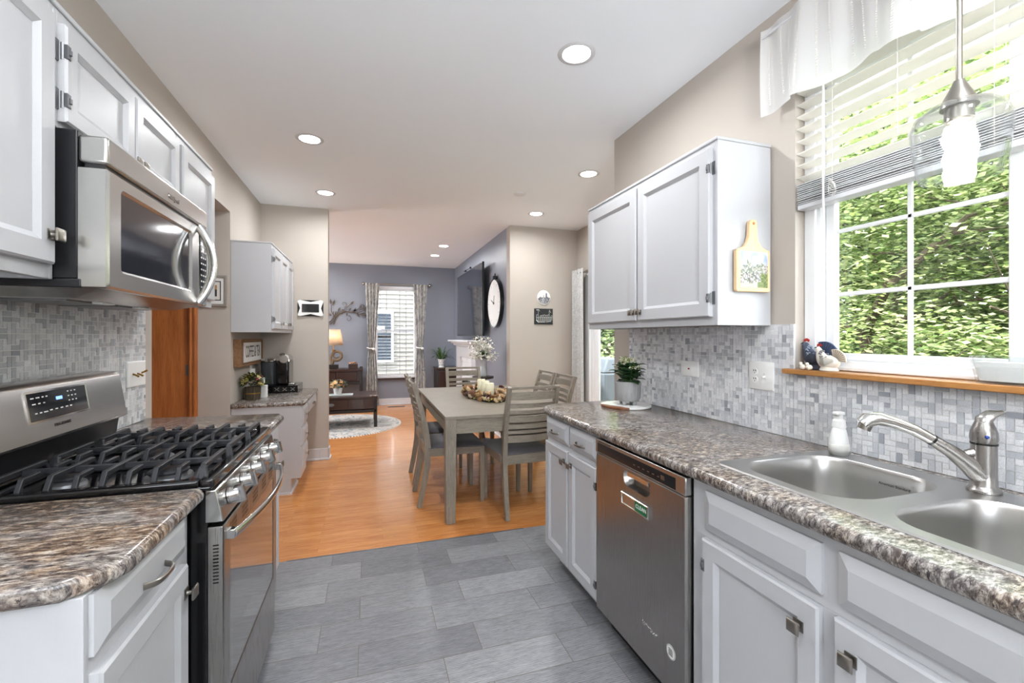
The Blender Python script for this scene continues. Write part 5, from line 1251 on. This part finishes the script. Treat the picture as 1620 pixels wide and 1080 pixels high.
for j in range(4): 
    for k in range(4): m.color([(190, 184, 178), (70, 52, 48), (120, 84, 76)][(k + j) % 3]); m.box(.126, .131, 6.76 + j * .025, 6.785 + j * .025, .44 - k * .02, .4665 - k * .02)
put(m, 'cloth', 'vc', t, flat=True)
tag(put(MB().box(-.80, -.22, 6.93, 7.15, .4625, .470), 'table_mat', M('pale_aqua_mat', (196, 204, 202), .7), bevel=.003), 'pale mat under the small flower pot on the coffee table', 'mat')
t = thing('flower_pot', 'small whitewashed pot of peach flowers on the coffee table', 'potted plant', (-.43, 7.03, .47))
put(MB().lathe([(0, 0), (.045, 0), (.05, .01), (.064, .09), (.067, .095), (.060, .095), (.055, .08), (0, .08)], (-.43, 7.03, .4705), 24), 'pot', 'plasticw', t)
flower_ball(t, (-.43, 7.03, .60), .095, 30, [(236, 196, 140), (226, 170, 110), (240, 214, 170)], ('foliage', 'blossoms'), .04, .7, 9, leaf=(74, 96, 78), nl=90)
t = thing('console_table', 'dark wood console table with drawers against the slate back wall', 'console table', (-.7, 8.7, 0))
put(MB().box(-1.45, -.10, 8.46, 8.86, .705, .745), 'tabletop', 'darkwood', t, bevel=.004)
put(MB().box(-1.42, -.16, 8.49, 8.84, .52, .705), 'drawer_case', 'darkwood', t)
for a, b in ((-1.38, -.98), (-.95, -.56), (-.53, -.20)): put(MB().box(a, b, 8.478, 8.49, .54, .69), 'drawer', 'darkwood', t, bevel=.004)
put(MB().box(-1.44, -.11, 8.475, 8.85, .465, .515), 'rail', 'blackwood', t, bevel=.003)
for x, y in ((-.155, 8.465), (-.155, 8.80), (-1.44, 8.465), (-1.44, 8.80)): put(MB().box(x, x + .05, y, y + .05, 0, .765), 'leg', 'blackwood', t, bevel=.003)
t = thing('table_lamp', 'table lamp with linen shade and carved scroll base on the console', 'lamp', (-.56, 8.62, .745))
lx, ly = -.60, 8.62
put(MB().box(lx - .085, lx + .085, ly - .06, ly + .06, .7455, .82), 'plinth', 'blackwood', t, bevel=.004)
P = [(lx + .10 * (1 - .62 * i / 22) * math.cos(-2.2 + i * .36) + .055, ly, .985 + .10 * (1 - .62 * i / 22) * math.sin(-2.2 + i * .36)) for i in range(23)]
m = MB(); m.sweep([(lx - .03, ly, .82), (lx - .01, ly, .87)] + P, [.03, .03] + [.026 - .0007 * i for i in range(23)], 12); m.sweep([(lx - .02, ly, .83), (lx - .05, ly, .92), (lx - .03, ly, 1.0), (lx + .0, ly, 1.07)], [.03, .024, .02, .012], 12)
put(m, 'scroll_base', wood('carved_bronze', (74, 58, 40), (140, 116, 84), (9, 9, 9), .45), t)
m = MB(); 
for k in range(6): a = k * PI / 3; leaf(m.color((176, 140, 84)), (lx, ly, 1.03), (math.cos(a), math.sin(a), .8), .055, .02, .2, .6)
m.cyl((lx, ly, 1.04), (lx, ly, 1.20), .008, n=8); put(m, 'leaf_finial', 'vc', t, solid=.003, recalc=False)
put(MB().lathe([(.115, .29), (.165, 0)], (lx, ly, 1.165), 4 * 9, sx=1, sy=.8), 'lamp_shade', 'shade', t, solid=.002, recalc=False)
put(MB().ball((lx, ly, 1.28), .03, 12), 'bulb', M('warm_bulb', (255, 230, 190), .5, emit=(255, 214, 165), es=4), t)
wl = bpy.data.lights.new('lamp_light', 'POINT'); wl.energy = 5; wl.color = (1, .80, .58); wl.shadow_soft_size = .03; wo = bpy.data.objects.new('lamp_light', wl); wo.location = (lx, ly, 1.33); C.objects.link(wo)
t = thing('trinket_box', 'small dark open box of dried petals on the console table', 'box', (-.28, 8.62, .745))
put(MB().box(-.345, -.185, 8.55, 8.68, .746, .825), 'box', 'darkwood', t, bevel=.003)
rr = random.Random(14); m = MB()
for i in range(34): m.color(rr.choice([(210, 130, 70), (236, 214, 180), (150, 80, 50), (222, 170, 110)])); a = rr.random() * 7; leaf(m, (-.265 + rr.uniform(-.06, .06), 8.615 + rr.uniform(-.045, .045), .825 + rr.uniform(0, .018)), (math.cos(a), math.sin(a), .3), rr.uniform(.03, .055), .012, .4, .4)
put(m, 'dried_petals', 'vc', t, solid=.0012, recalc=False)
# metal tree wall art
t = thing('metal_wall_art', 'bronze metal tree branch with scrolls and leaves on the slate wall', 'wall art', (-.4, 8.93, 1.58))
m = MB(); Y_ = 8.925
def A(pts, r0=.008, r1=.004): m.sweep([(x, Y_, z) for x, z in pts], [r0 + (r1 - r0) * i / (len(pts) - 1) for i in range(len(pts))], 8)
def spiral(x, z, r, a0, turns, s=1): return [(x + r * (1 - .7 * i / 14) * math.cos(a0 + s * turns * i / 14), z + r * (1 - .7 * i / 14) * math.sin(a0 + s * turns * i / 14)) for i in range(15)]
for k in (-.02, 0, .02): A([(-.68 + k * 3.2, 1.55), (-.63 + k * 1.4, 1.62), (-.60 + k, 1.70), (-.58 + k * 2, 1.80)], .009, .006)
A([(-.60, 1.68), (-.52, 1.76), (-.42, 1.80), (-.28, 1.78), (-.14, 1.75), (-.02, 1.70)], .014, .005); A([(-.60, 1.70), (-.66, 1.80), (-.66, 1.92)], .009); A([(-.5, 1.77), (-.40, 1.86), (-.32, 1.93)], .007)
A([(-.66, 1.72), (-.76, 1.78), (-.9, 1.80), (-1.05, 1.76)], .012); A([(-.30, 1.78), (-.18, 1.85), (-.08, 1.90)], .007); A([(-.22, 1.77), (-.12, 1.80), (-.05, 1.84)], .006)
for s in (spiral(-.44, 1.93, .06, -1.5, 5.6), spiral(-.36, 1.66, .06, 1.6, 5.4, -1), spiral(-.13, 1.90, .07, -2, 5.2), spiral(-.09, 1.71, .065, 2.2, 5.5, -1), spiral(-.05, 1.83, .05, 0, 5)): A(s, .006, .003)
put(m, 'branch', M('bronze_metal', (92, 80, 66), .45, .5), t)
m = MB()
for (x, z, a, L) in [(-.66, 1.92, 1.7, .11), (-.64, 1.90, 1.2, .12), (-.55, 1.79, 1.0, .10), (-.33, 1.92, .8, .10), (-.36, 1.80, .9, .09), (-.42, 1.80, 2.6, .07), (-.26, 1.78, 1.2, .10), (-.22, 1.77, -.9, .11), (-.38, 1.78, -1.7, .08), (-.15, 1.76, -.4, .12), (-.12, 1.80, .7, .11), (-.30, 1.80, .3, .10), (-.18, 1.84, .9, .11), (-.46, 1.79, -2, .06), (-.70, 1.80, 2.0, .08), (-.08, 1.86, .4, .09), (-.8, 1.82, 2, .09), (-.95, 1.8, 1, .09)]:
    d = Vector((math.cos(a), 0, math.sin(a))); s_ = Vector((-math.sin(a), 0, math.cos(a))); p = Vector((x, Y_ - .008, z))
    m.quad([p, p + d * L * .5 + s_ * L * .2, p + d * L, p + d * L * .5 - s_ * L * .2]) 
put(m, 'leaves', M('bronze_leaf', (84, 76, 68), .5, .4), t, flat=True, solid=.003)
# curtains & rod in the living room
t = thing('window_curtains', 'pair of tied grey damask curtains on a rod around the living room window', 'curtains', (.51, 8.85, .02))
for (a, b, cx, s) in ((-.06, .20, .045, 1), (.83, 1.10, .955, 2)):
    p = put(curtain_mesh(a, b, 8.84, .03, 2.335, 4, .06, 'x', (1.10, cx), .42, s), 'panel', 'curtain', t, angle=180, recalc=False)
    put(MB().sweep([(cx - .07, 8.83, 1.115), (cx - .03, 8.79, 1.10), (cx + .03, 8.79, 1.10), (cx + .07, 8.83, 1.09)], [.012] * 4, 8).ball((cx + .045, 8.78, 1.09), .028, 12), 'tieback', 'plasticw', p)
put(MB().cyl((-.07, 8.86, 2.325), (1.13, 8.86, 2.325), .0125, n=12).ball((-.09, 8.86, 2.325), .03, 12).ball((1.15, 8.86, 2.325), .034, 12), 'rod', 'nickel', t)
t = thing('window_blind', 'white horizontal blind covering the living room window', 'blind', (.51, 8.975, .56))
m = MB(); z = .62; cs, sn = math.cos(.12), math.sin(.12)
while z < 2.22: m.hexa([(.172, 8.975 - .022 * cs, z - .022 * sn), (.848, 8.975 - .022 * cs, z - .022 * sn), (.848, 8.975 + .022 * cs, z + .022 * sn), (.172, 8.975 + .022 * cs, z + .022 * sn), (.172, 8.975 - .022 * cs, z - .022 * sn + .003), (.848, 8.975 - .022 * cs, z - .022 * sn + .003), (.848, 8.975 + .022 * cs, z + .022 * sn + .003), (.172, 8.975 + .022 * cs, z + .022 * sn + .003)]); z += .060
put(m, 'blind_slat', 'trim', t, flat=True)
put(MB().box(.168, .852, 8.95, 9.0, .575, .60), 'bottom_rail', 'trim', t); put(MB().box(.166, .854, 8.945, 9.0, 2.215, 2.25), 'head_rail', 'trim', t)
m = MB()
for x in (.33, .51 + .07, .80 - .1): m.box(x - .004, x + .004, 8.951, 8.953, .6, 2.22)
m.cyl((.21, 8.945, 1.7), (.21, 8.945, 2.22), .004, n=6); put(m, 'cord', 'hinge', t)
t = thing('floor_vent', 'flat brown floor register under the living room window', 'vent', (.50, 8.69, 0))
put(MB().box(.35, .65, 8.64, 8.74, .0005, .005), 'grille', 'darkwood', t, bevel=.001)
# dark cabinet with plant
t = thing('media_cabinet', 'dark wood cabinet in the corner carrying the spider plant', 'cabinet', (1.4, 8.6, 0))
put(MB().box(1.215, 1.655, 8.40, 8.88, .70, .735), 'top', 'darkwood', t, bevel=.006); put(MB().box(1.235, 1.645, 8.42, 8.87, .03, .70), 'carcass', 'blackwood', t, bevel=.004)
put(MB().box(1.26, 1.44, 8.41, 8.42, .06, .67), 'door', 'darkwood', t, bevel=.003); put(MB().box(1.445, 1.625, 8.41, 8.42, .06, .67), 'door', 'darkwood', t, bevel=.003); put(MB().box(1.235, 1.645, 8.42, 8.87, 0, .03), 'plinth', 'blackwood', t)
t = thing('spider_plant', 'strappy green plant in a patterned white pot on the corner cabinet', 'potted plant', (1.36, 8.6, .735))
c = (1.335, 8.55, .7355)
pt = put(MB().lathe([(0, 0), (.058, 0), (.06, .01), (.05, .02), (.052, .03), (.072, .155), (.066, .155), (.06, .14), (0, .14)], c, 24), 'pot', 'plasticw', t)
m = MB()
for k in range(9):
    a = k * 2 * PI / 9
    for z in (.05, .09, .125): r = .0535 + (z - .03) * .16; m.ball((c[0] + r * math.cos(a + z * 9), c[1] + r * math.sin(a + z * 9), c[2] + z), .009, 6)
put(m, 'pot_pattern', 'hinge', pt)
rr = random.Random(4); m = MB()
for i in range(44):
    a = rr.random() * 2 * PI; e = rr.uniform(.1, 1.3); g = rr.randint(-14, 18); m.color((58 + g, 92 + g, 44 + g // 2)); L = rr.uniform(.20, .36)
    leaf(m, (c[0] + .02 * math.cos(a), c[1] + .02 * math.sin(a), c[2] + .13), (math.cos(a) * math.cos(e), math.sin(a) * math.cos(e), math.sin(e)), L, .012, .45, .35, 7)
put(m, 'leaves', 'vcg', t, solid=.0012, recalc=False)
# fireplace
t = thing('fireplace', 'white painted fireplace surround with mantel shelf below the television', 'fireplace', (1.5, 7.15, 0))
FPX = 1.50
m = MB().box(FPX, 1.664, 6.42, 6.70, 0, 1.17).box(FPX, 1.664, 7.60, 7.92, 0, 1.17).box(FPX, 1.664, 6.70, 7.60, .98, 1.17)
put(m, 'surround', 'trim', t, bevel=.003)
put(MB().box(1.36, 1.664, 6.33, 8.02, 1.235, 1.265).box(1.41, 1.664, 6.37, 7.98, 1.205, 1.235).box(1.45, 1.664, 6.40, 7.95, 1.17, 1.205), 'mantel_shelf', 'trim', t, bevel=.008, seg=3)
m = MB(); rr = random.Random(6)
for j in range(13):
    for i in range(6):
        y = 6.70 + i * .155 - (.07 if j % 2 else 0); a, b = max(6.70, y), min(7.60, y + .148)
        if b - a > .02: m.box(FPX + .03 + rr.uniform(0, .006), FPX + .09, a, b, .0 + j * .0755, .068 + j * .0755)
m.box(FPX + .05, 1.664, 6.70, 7.60, 0, .98)
put(m, 'painted_brick', 'vinyl', t, bevel=.004)
put(MB().box(FPX + .004, FPX + .03, 6.90, 7.42, .02, .62), 'firebox', 'black', t)
t = thing('television', 'large flat television mounted on the grey wall above the mantel', 'television', (1.6, 7.1, 1.335))
put(MB().box(1.553, 1.585, 6.215, 8.10, 1.335, 2.405), 'cabinet', 'satinblack', t, bevel=.004)
MT['tv'] = M('glossy_screen', (34, 38, 48), .06, 0, 1., .3, ior=1.8)
put(MB().box(1.5505, 1.553, 6.228, 8.088, 1.352, 2.392), 'screen', 'tv', t, flat=True)
put(MB().box(1.585, 1.664, 6.9, 7.4, 1.7, 2.1), 'wall_mount', 'satinblack', t)
t = thing('media_box', 'small dark box on the white mantel under the television', 'box', (1.52, 6.6, 1.265))
put(MB().box(1.50, 1.58, 6.50, 6.62, 1.266, 1.32), 'box', 'black', t, bevel=.004)
t = thing('wall_bracket', 'thin black jointed arm reaching over the television top', 'bracket', (1.6, 7.3, 2.4))
put(MB().sweep([(1.66, 7.75, 2.47), (1.60, 7.75, 2.47), (1.545, 7.35, 2.425), (1.545, 6.95, 2.42)], [.007] * 4, 8), 'arm', 'black', t); put(MB().ball((1.655, 7.75, 2.47), .02, 10, sc=(.4, 1, 1)).ball((1.545, 7.33, 2.425), .014, 8).ball((1.545, 6.95, 2.42), .018, 8), 'joint', 'black', t)
# clock
t = thing('wall_clock', 'round white faced clock in a thick black hoop beside the television', 'clock', (1.62, 5.83, 1.44))
FK = faceX(1.664, -1) @ Matrix.Translation((-5.83, 1.775, 0))
put(MB().lathe([(.318, 0), (.332, 0), (.332, .052), (.318, .052)], (0, 0, 0), 64, FK), 'hoop', 'black', t)
fc = put(MB().lathe([(0, .01), (.318, .01), (.318, .046), (0, .046)], (0, 0, 0), 64, FK), 'face', 'plasticw', t)
m = MB()
for k in range(12):
    a = k * PI / 6; u, v = math.cos(a), math.sin(a); m.bar(FK @ Vector((.25 * u, .25 * v, .047)), FK @ Vector((.285 * u, .285 * v, .047)), .008, .001, up=(1, 0, 0))
put(m, 'hour_mark', M('pale_grey', (170, 170, 172), .5), fc)
m = MB().bar(FK @ Vector((0, 0, .05)), FK @ Vector((-.13, .05, .05)), .012, .002, up=(1, 0, 0)).bar(FK @ Vector((0, 0, .052)), FK @ Vector((.03, .10, .052)), .01, .002, up=(1, 0, 0)); m.lathe([(0, .046), (.016, .046), (.016, .056), (0, .056)], (0, 0, 0), 16, FK)
put(m, 'clock_hand', 'black', t)
put(MB().box(1.61, 1.662, 5.80, 5.86, 2.10, 2.145).sweep([(1.636, 5.83, 2.14), (1.636, 5.81, 2.165), (1.636, 5.83, 2.185), (1.636, 5.85, 2.165), (1.636, 5.83, 2.14)], [.005] * 5, 6), 'hanger', 'black', t)
# vase on a pedestal
PX, PY = 1.384, 5.50
t = thing('accent_table', 'small black round pedestal table behind the dining table', 'side table', (PX, PY, 0))
put(MB().lathe([(0, .795), (.13, .795), (.135, .80), (.135, .818), (.13, .823), (0, .823)], (PX, PY, 0), 32), 'tabletop', 'blackwood', t); put(MB().lathe([(0, 0), (.12, 0), (.12, .015), (.03, .04), (.018, .10), (.02, .5), (.03, .77), (.06, .795), (0, .795)], (PX, PY, 0), 24), 'pedestal', 'blackwood', t)
t = thing('flower_vase', 'grey glass vase of white blossom sprays before the mantel', 'vase', (PX, PY, .823))
put(MB().lathe([(0, 0), (.045, 0), (.05, .02), (.04, .09), (.042, .16), (.056, .225), (.052, .225), (.038, .16), (.036, .09), (.045, .022), (0, .02)], (PX, PY, .8235), 28), 'vase', M('frosted_grey_glass', (176, 180, 184), .15, spec=.8), t, angle=60)
rr = random.Random(17); m = MB(); f = MB(); g_ = MB()
for i in range(66):
    a = rr.random() * 2 * PI; e = rr.uniform(.0, 1.45); L = rr.uniform(.12, .28); d = Vector((math.cos(a) * math.cos(e) * .85, math.sin(a) * math.cos(e), math.sin(e))); b = Vector((PX, PY, 1.04)); p = b + d * L
    m.sweep([b, b + d * L * .5 + Vector((0, 0, .01)), p], [.002, .0017, .0012], 4)
    for k in range(9):
        q = b + d * L * rr.uniform(.55, 1.08) + Vector([rr.uniform(-.03, .03) for _ in range(3)])
        v_ = rr.randint(-12, 6); f.color((238 + v_, 236 + v_, 228 + v_)); leaf(f, q, (rr.uniform(-1, 1), rr.uniform(-1, 1), rr.uniform(-.2, 1)), rr.uniform(.02, .034), .0115, .2, .2, 2)
        leaf(f, q, (rr.uniform(-1, 1), rr.uniform(-1, 1), rr.uniform(-.2, 1)), rr.uniform(.02, .034), .0115, .2, .2, 2)
for i in range(70): a = rr.random() * 7; g_.color((52 + rr.randint(-8, 14), 66 + rr.randint(-8, 14), 44)); leaf(g_, (PX + .03 * math.cos(a), PY + .03 * math.sin(a), 1.03 + rr.uniform(0, .05)), (math.cos(a), math.sin(a), rr.uniform(.2, 1.5)), rr.uniform(.05, .09), .014, .3, .3, 3)
put(m, 'stems', 'green', t); put(g_, 'foliage', 'vc', t, solid=.001, recalc=False); put(f, 'blossoms', 'vc', t, flat=True, recalc=False)
# ------------------------------------------------------------------ outside
struct(MB().box(2.0, 30, -25, 40, -.6, -.45).box(-14, 2.0, 9.3, 40, -.6, -.45), 'ground', M('pale_concrete', (142, 142, 138), .9), flat=True)
def tree(x, y, h, r, label, seed, n=2600, cz=None, group='trees outside the kitchen window', cols=None, trunk=True, ls=.07):
    rr = random.Random(seed); z0 = -.45; t = thing('leafy_tree', label, 'tree', (x, y, z0), group)
    if trunk:
        m = MB(); P = [(x, y, z0)]; 
        for i in range(1, 6): P.append((x + rr.uniform(-.12, .12) * i * .5, y + rr.uniform(-.12, .12) * i * .5, z0 + h * .62 * i / 5))
        m.sweep(P, [.10, .085, .07, .06, .05, .035], 8)
        for k in range(9):
            q = Vector(P[2 + k % 4]); a = rr.random() * 2 * PI; e = q + Vector((math.cos(a) * r * .8, math.sin(a) * r * .8, rr.uniform(.2, .9))); md = (q + e) / 2 + Vector((0, 0, rr.uniform(-.1, .25)))
            m.sweep([q, md, e], [.035, .02, .008], 6)
            for j in range(3): b = md.lerp(e, .3 * j); m.sweep([b, b + Vector((rr.uniform(-.5, .5), rr.uniform(-.5, .5), rr.uniform(-.2, .5)))], [.010, .003], 5)
        put(m, 'trunk', 'bark', t)
    m = MB(); cz = cz or h * .55; cols = cols or [(98, 116, 66), (124, 138, 84), (76, 94, 52), (142, 152, 104), (110, 126, 74), (160, 168, 124)]
    cl = [(Vector((rr.gauss(0, .42) * r, rr.gauss(0, .42) * r, rr.uniform(-.5, .5) * (h - .3))), rr.uniform(.25, .5) * r, rr.choice(cols)) for _ in range(int(26 + n / 90))]
    for i in range(n):
        cc, cr, k = cl[i % len(cl)]; p = Vector((x, y, cz)) + cc + Vector((rr.gauss(0, .5), rr.gauss(0, .5), rr.gauss(0, .36))) * cr
        if p.z < z0 + .03 or p.x < 2.0: continue
        g = rr.randint(-16, 16); m.color(tuple(max(0, min(255, v + g)) for v in k)); a = rr.random() * 2 * PI; b = rr.uniform(-.5, .5); L = ls * rr.uniform(.7, 1.4)
        d = Vector((math.cos(a), math.sin(a), b)) * L; s_ = Vector((-math.sin(a), math.cos(a), rr.uniform(-.5, .5))) * L * .42
        m.quad([p - d * .5, p + s_, p + d * .6, p - s_])
    put(m, 'foliage', 'leafc', t, flat=True, recalc=False)
TR = [(4.6, 3.0, 3.6, 1.3, 'leafy green tree seen at the left panes of the kitchen window', 1, 15000), (5.2, 1.6, 4.2, 1.5, 'leafy tree filling the upper middle panes of the kitchen window', 2, 15000),
      (4.3, .5, 2.2, 1.0, 'low green bush below the window bar near the candle bowl', 3, 9000), (6.4, 3.9, 4.6, 1.7, 'taller tree behind the left window tree', 4, 14000), (6.9, 2.2, 4.8, 1.9, 'tall pale green tree farther back at the middle of the window', 5, 14000),
      (4.0, 1.9, 1.5, .8, 'low bright shrub right outside the window sill', 6, 8000), (7.4, .2, 5.0, 2.0, 'tall tree behind the pendant lamp and the blind', 7, 12000), (5.4, -.6, 3.6, 1.5, 'tree at the edge of the window beyond the middle frame', 8, 6000)]
for (x, y, h, r, lb, s, n) in TR: tree(x, y, h, r, lb, s, n, ls=.062 if x > 6 else .045)
m = MB(); 
rr = random.Random(31)
t = thing('fallen_branch', 'bare brown fallen tree with thin branches behind the lower window panes', 'branch', (5.2, 1.2, .2))
m.sweep([(4.5, 1.15, -.4), (4.6, 1.2, .45), (4.55, 1.35, .85), (4.45, 1.75, 1.12), (4.3, 2.3, 1.2)], [.07, .06, .05, .035, .015], 8)
for k in range(22): q = Vector((4.55, 1.4, .95)) + Vector((0, rr.uniform(-.1, .9), rr.uniform(-.05, .3))); m.sweep([q, q + Vector((rr.uniform(-.3, .2), rr.uniform(-1.0, .5), rr.uniform(-.25, .45)))], [.008, .002], 5)
put(m, 'branches', 'bark', t)
TP = [(5.6, 7.6, 3.2, 1.4, 'green tree seen through the patio door glass', 12, 4500), (7.5, 10.5, 4.0, 2.0, 'darker tree farther out through the patio door', 13, 3500)]
for (x, y, h, r, lb, s, n) in TP: tree(x, y, h, r, lb, s, n, group='trees beyond the patio door', ls=.09)
tree(11, 4, 7.5, 4.2, 'dense tall tree line tree far behind the garden trees', 20, 9000, group=None, ls=.2, trunk=False) if 0 else None
hd = MB(); rr = random.Random(9)
for i in range(44000):
    x = 9 + rr.random() * 2.4; y = rr.uniform(-6, 25); z = rr.uniform(-.45, 6.2) ; g = rr.randint(-18, 14); hd.color((78 + g, 96 + g, 56 + g)); a = rr.random() * 7; L = .34
    p = Vector((x, y, z)); d = Vector((math.cos(a), math.sin(a), rr.uniform(-.5, .5))) * L; s_ = Vector((-math.sin(a), math.cos(a), rr.uniform(-.6, .6))) * L * .5; hd.quad([p - d * .5, p + s_, p + d * .6, p - s_])
o = put(hd, 'tree_line', 'leafc', flat=True, recalc=False); tag(o, 'distant wooded edge of foliage closing the view behind the garden trees', 'foliage'); o['kind'] = 'stuff'
t = thing('covered_grill', 'grey covered barbecue grill standing outside the patio door', 'grill', (3.95, 6.85, -.45), None)
m = MB(); m.hexa([(3.6, 6.45, -.42), (4.3, 6.45, -.42), (4.3, 7.25, -.42), (3.6, 7.25, -.42), (3.66, 6.5, .72), (4.24, 6.5, .72), (4.24, 7.2, .72), (3.66, 7.2, .72)])
m.hexa([(3.66, 6.5, .72), (4.24, 6.5, .72), (4.24, 7.2, .72), (3.66, 7.2, .72), (3.8, 6.6, .96), (4.1, 6.6, .96), (4.1, 7.1, .96), (3.8, 7.1, .96)])
put(m, 'cover', M('grey_cover_cloth', (70, 78, 86), .8), t, bevel=.03, seg=3); 
for x, y in ((3.66, 6.52), (4.22, 6.52), (3.66, 7.18), (4.22, 7.18)): put(MB().cyl((x, y, -.45), (x, y, -.40), .03, n=12), 'foot', 'satinblack', t)
# neighbour house behind the living room window
t = thing('neighbour_house', 'pale sided house with a white window behind the living room blind', 'house', (-.5, 12.4, -.45))
m = MB(); MT['siding'] = M('pale_siding', (98, 94, 89), .7)
for k in range(48): m.hexa([(-5, 12.0, -.45 + k * .115), (5, 12.0, -.45 + k * .115), (5, 12.3, -.45 + k * .115), (-5, 12.3, -.45 + k * .115), (-5, 12.022, -.335 + k * .115), (5, 12.022, -.335 + k * .115), (5, 12.3, -.335 + k * .115), (-5, 12.3, -.335 + k * .115)])
put(m, 'siding', 'siding', t, flat=True)
wn = put(MB().box(-.10, .62, 11.96, 12.0, .66, 1.98).box(-.04, .56, 11.95, 11.96, 1.30, 1.35), 'window', 'vinyl', t)
put(MB().box(-.04, .56, 11.95, 11.965, .72, 1.92), 'pane', M('dim_pane', (44, 50, 58), .1), wn, flat=True)
# final checks: no leftover editor state
for o in bpy.data.objects:
    if o.type == 'MESH' and not o.data.materials: o.data.materials.append(MT['white'])
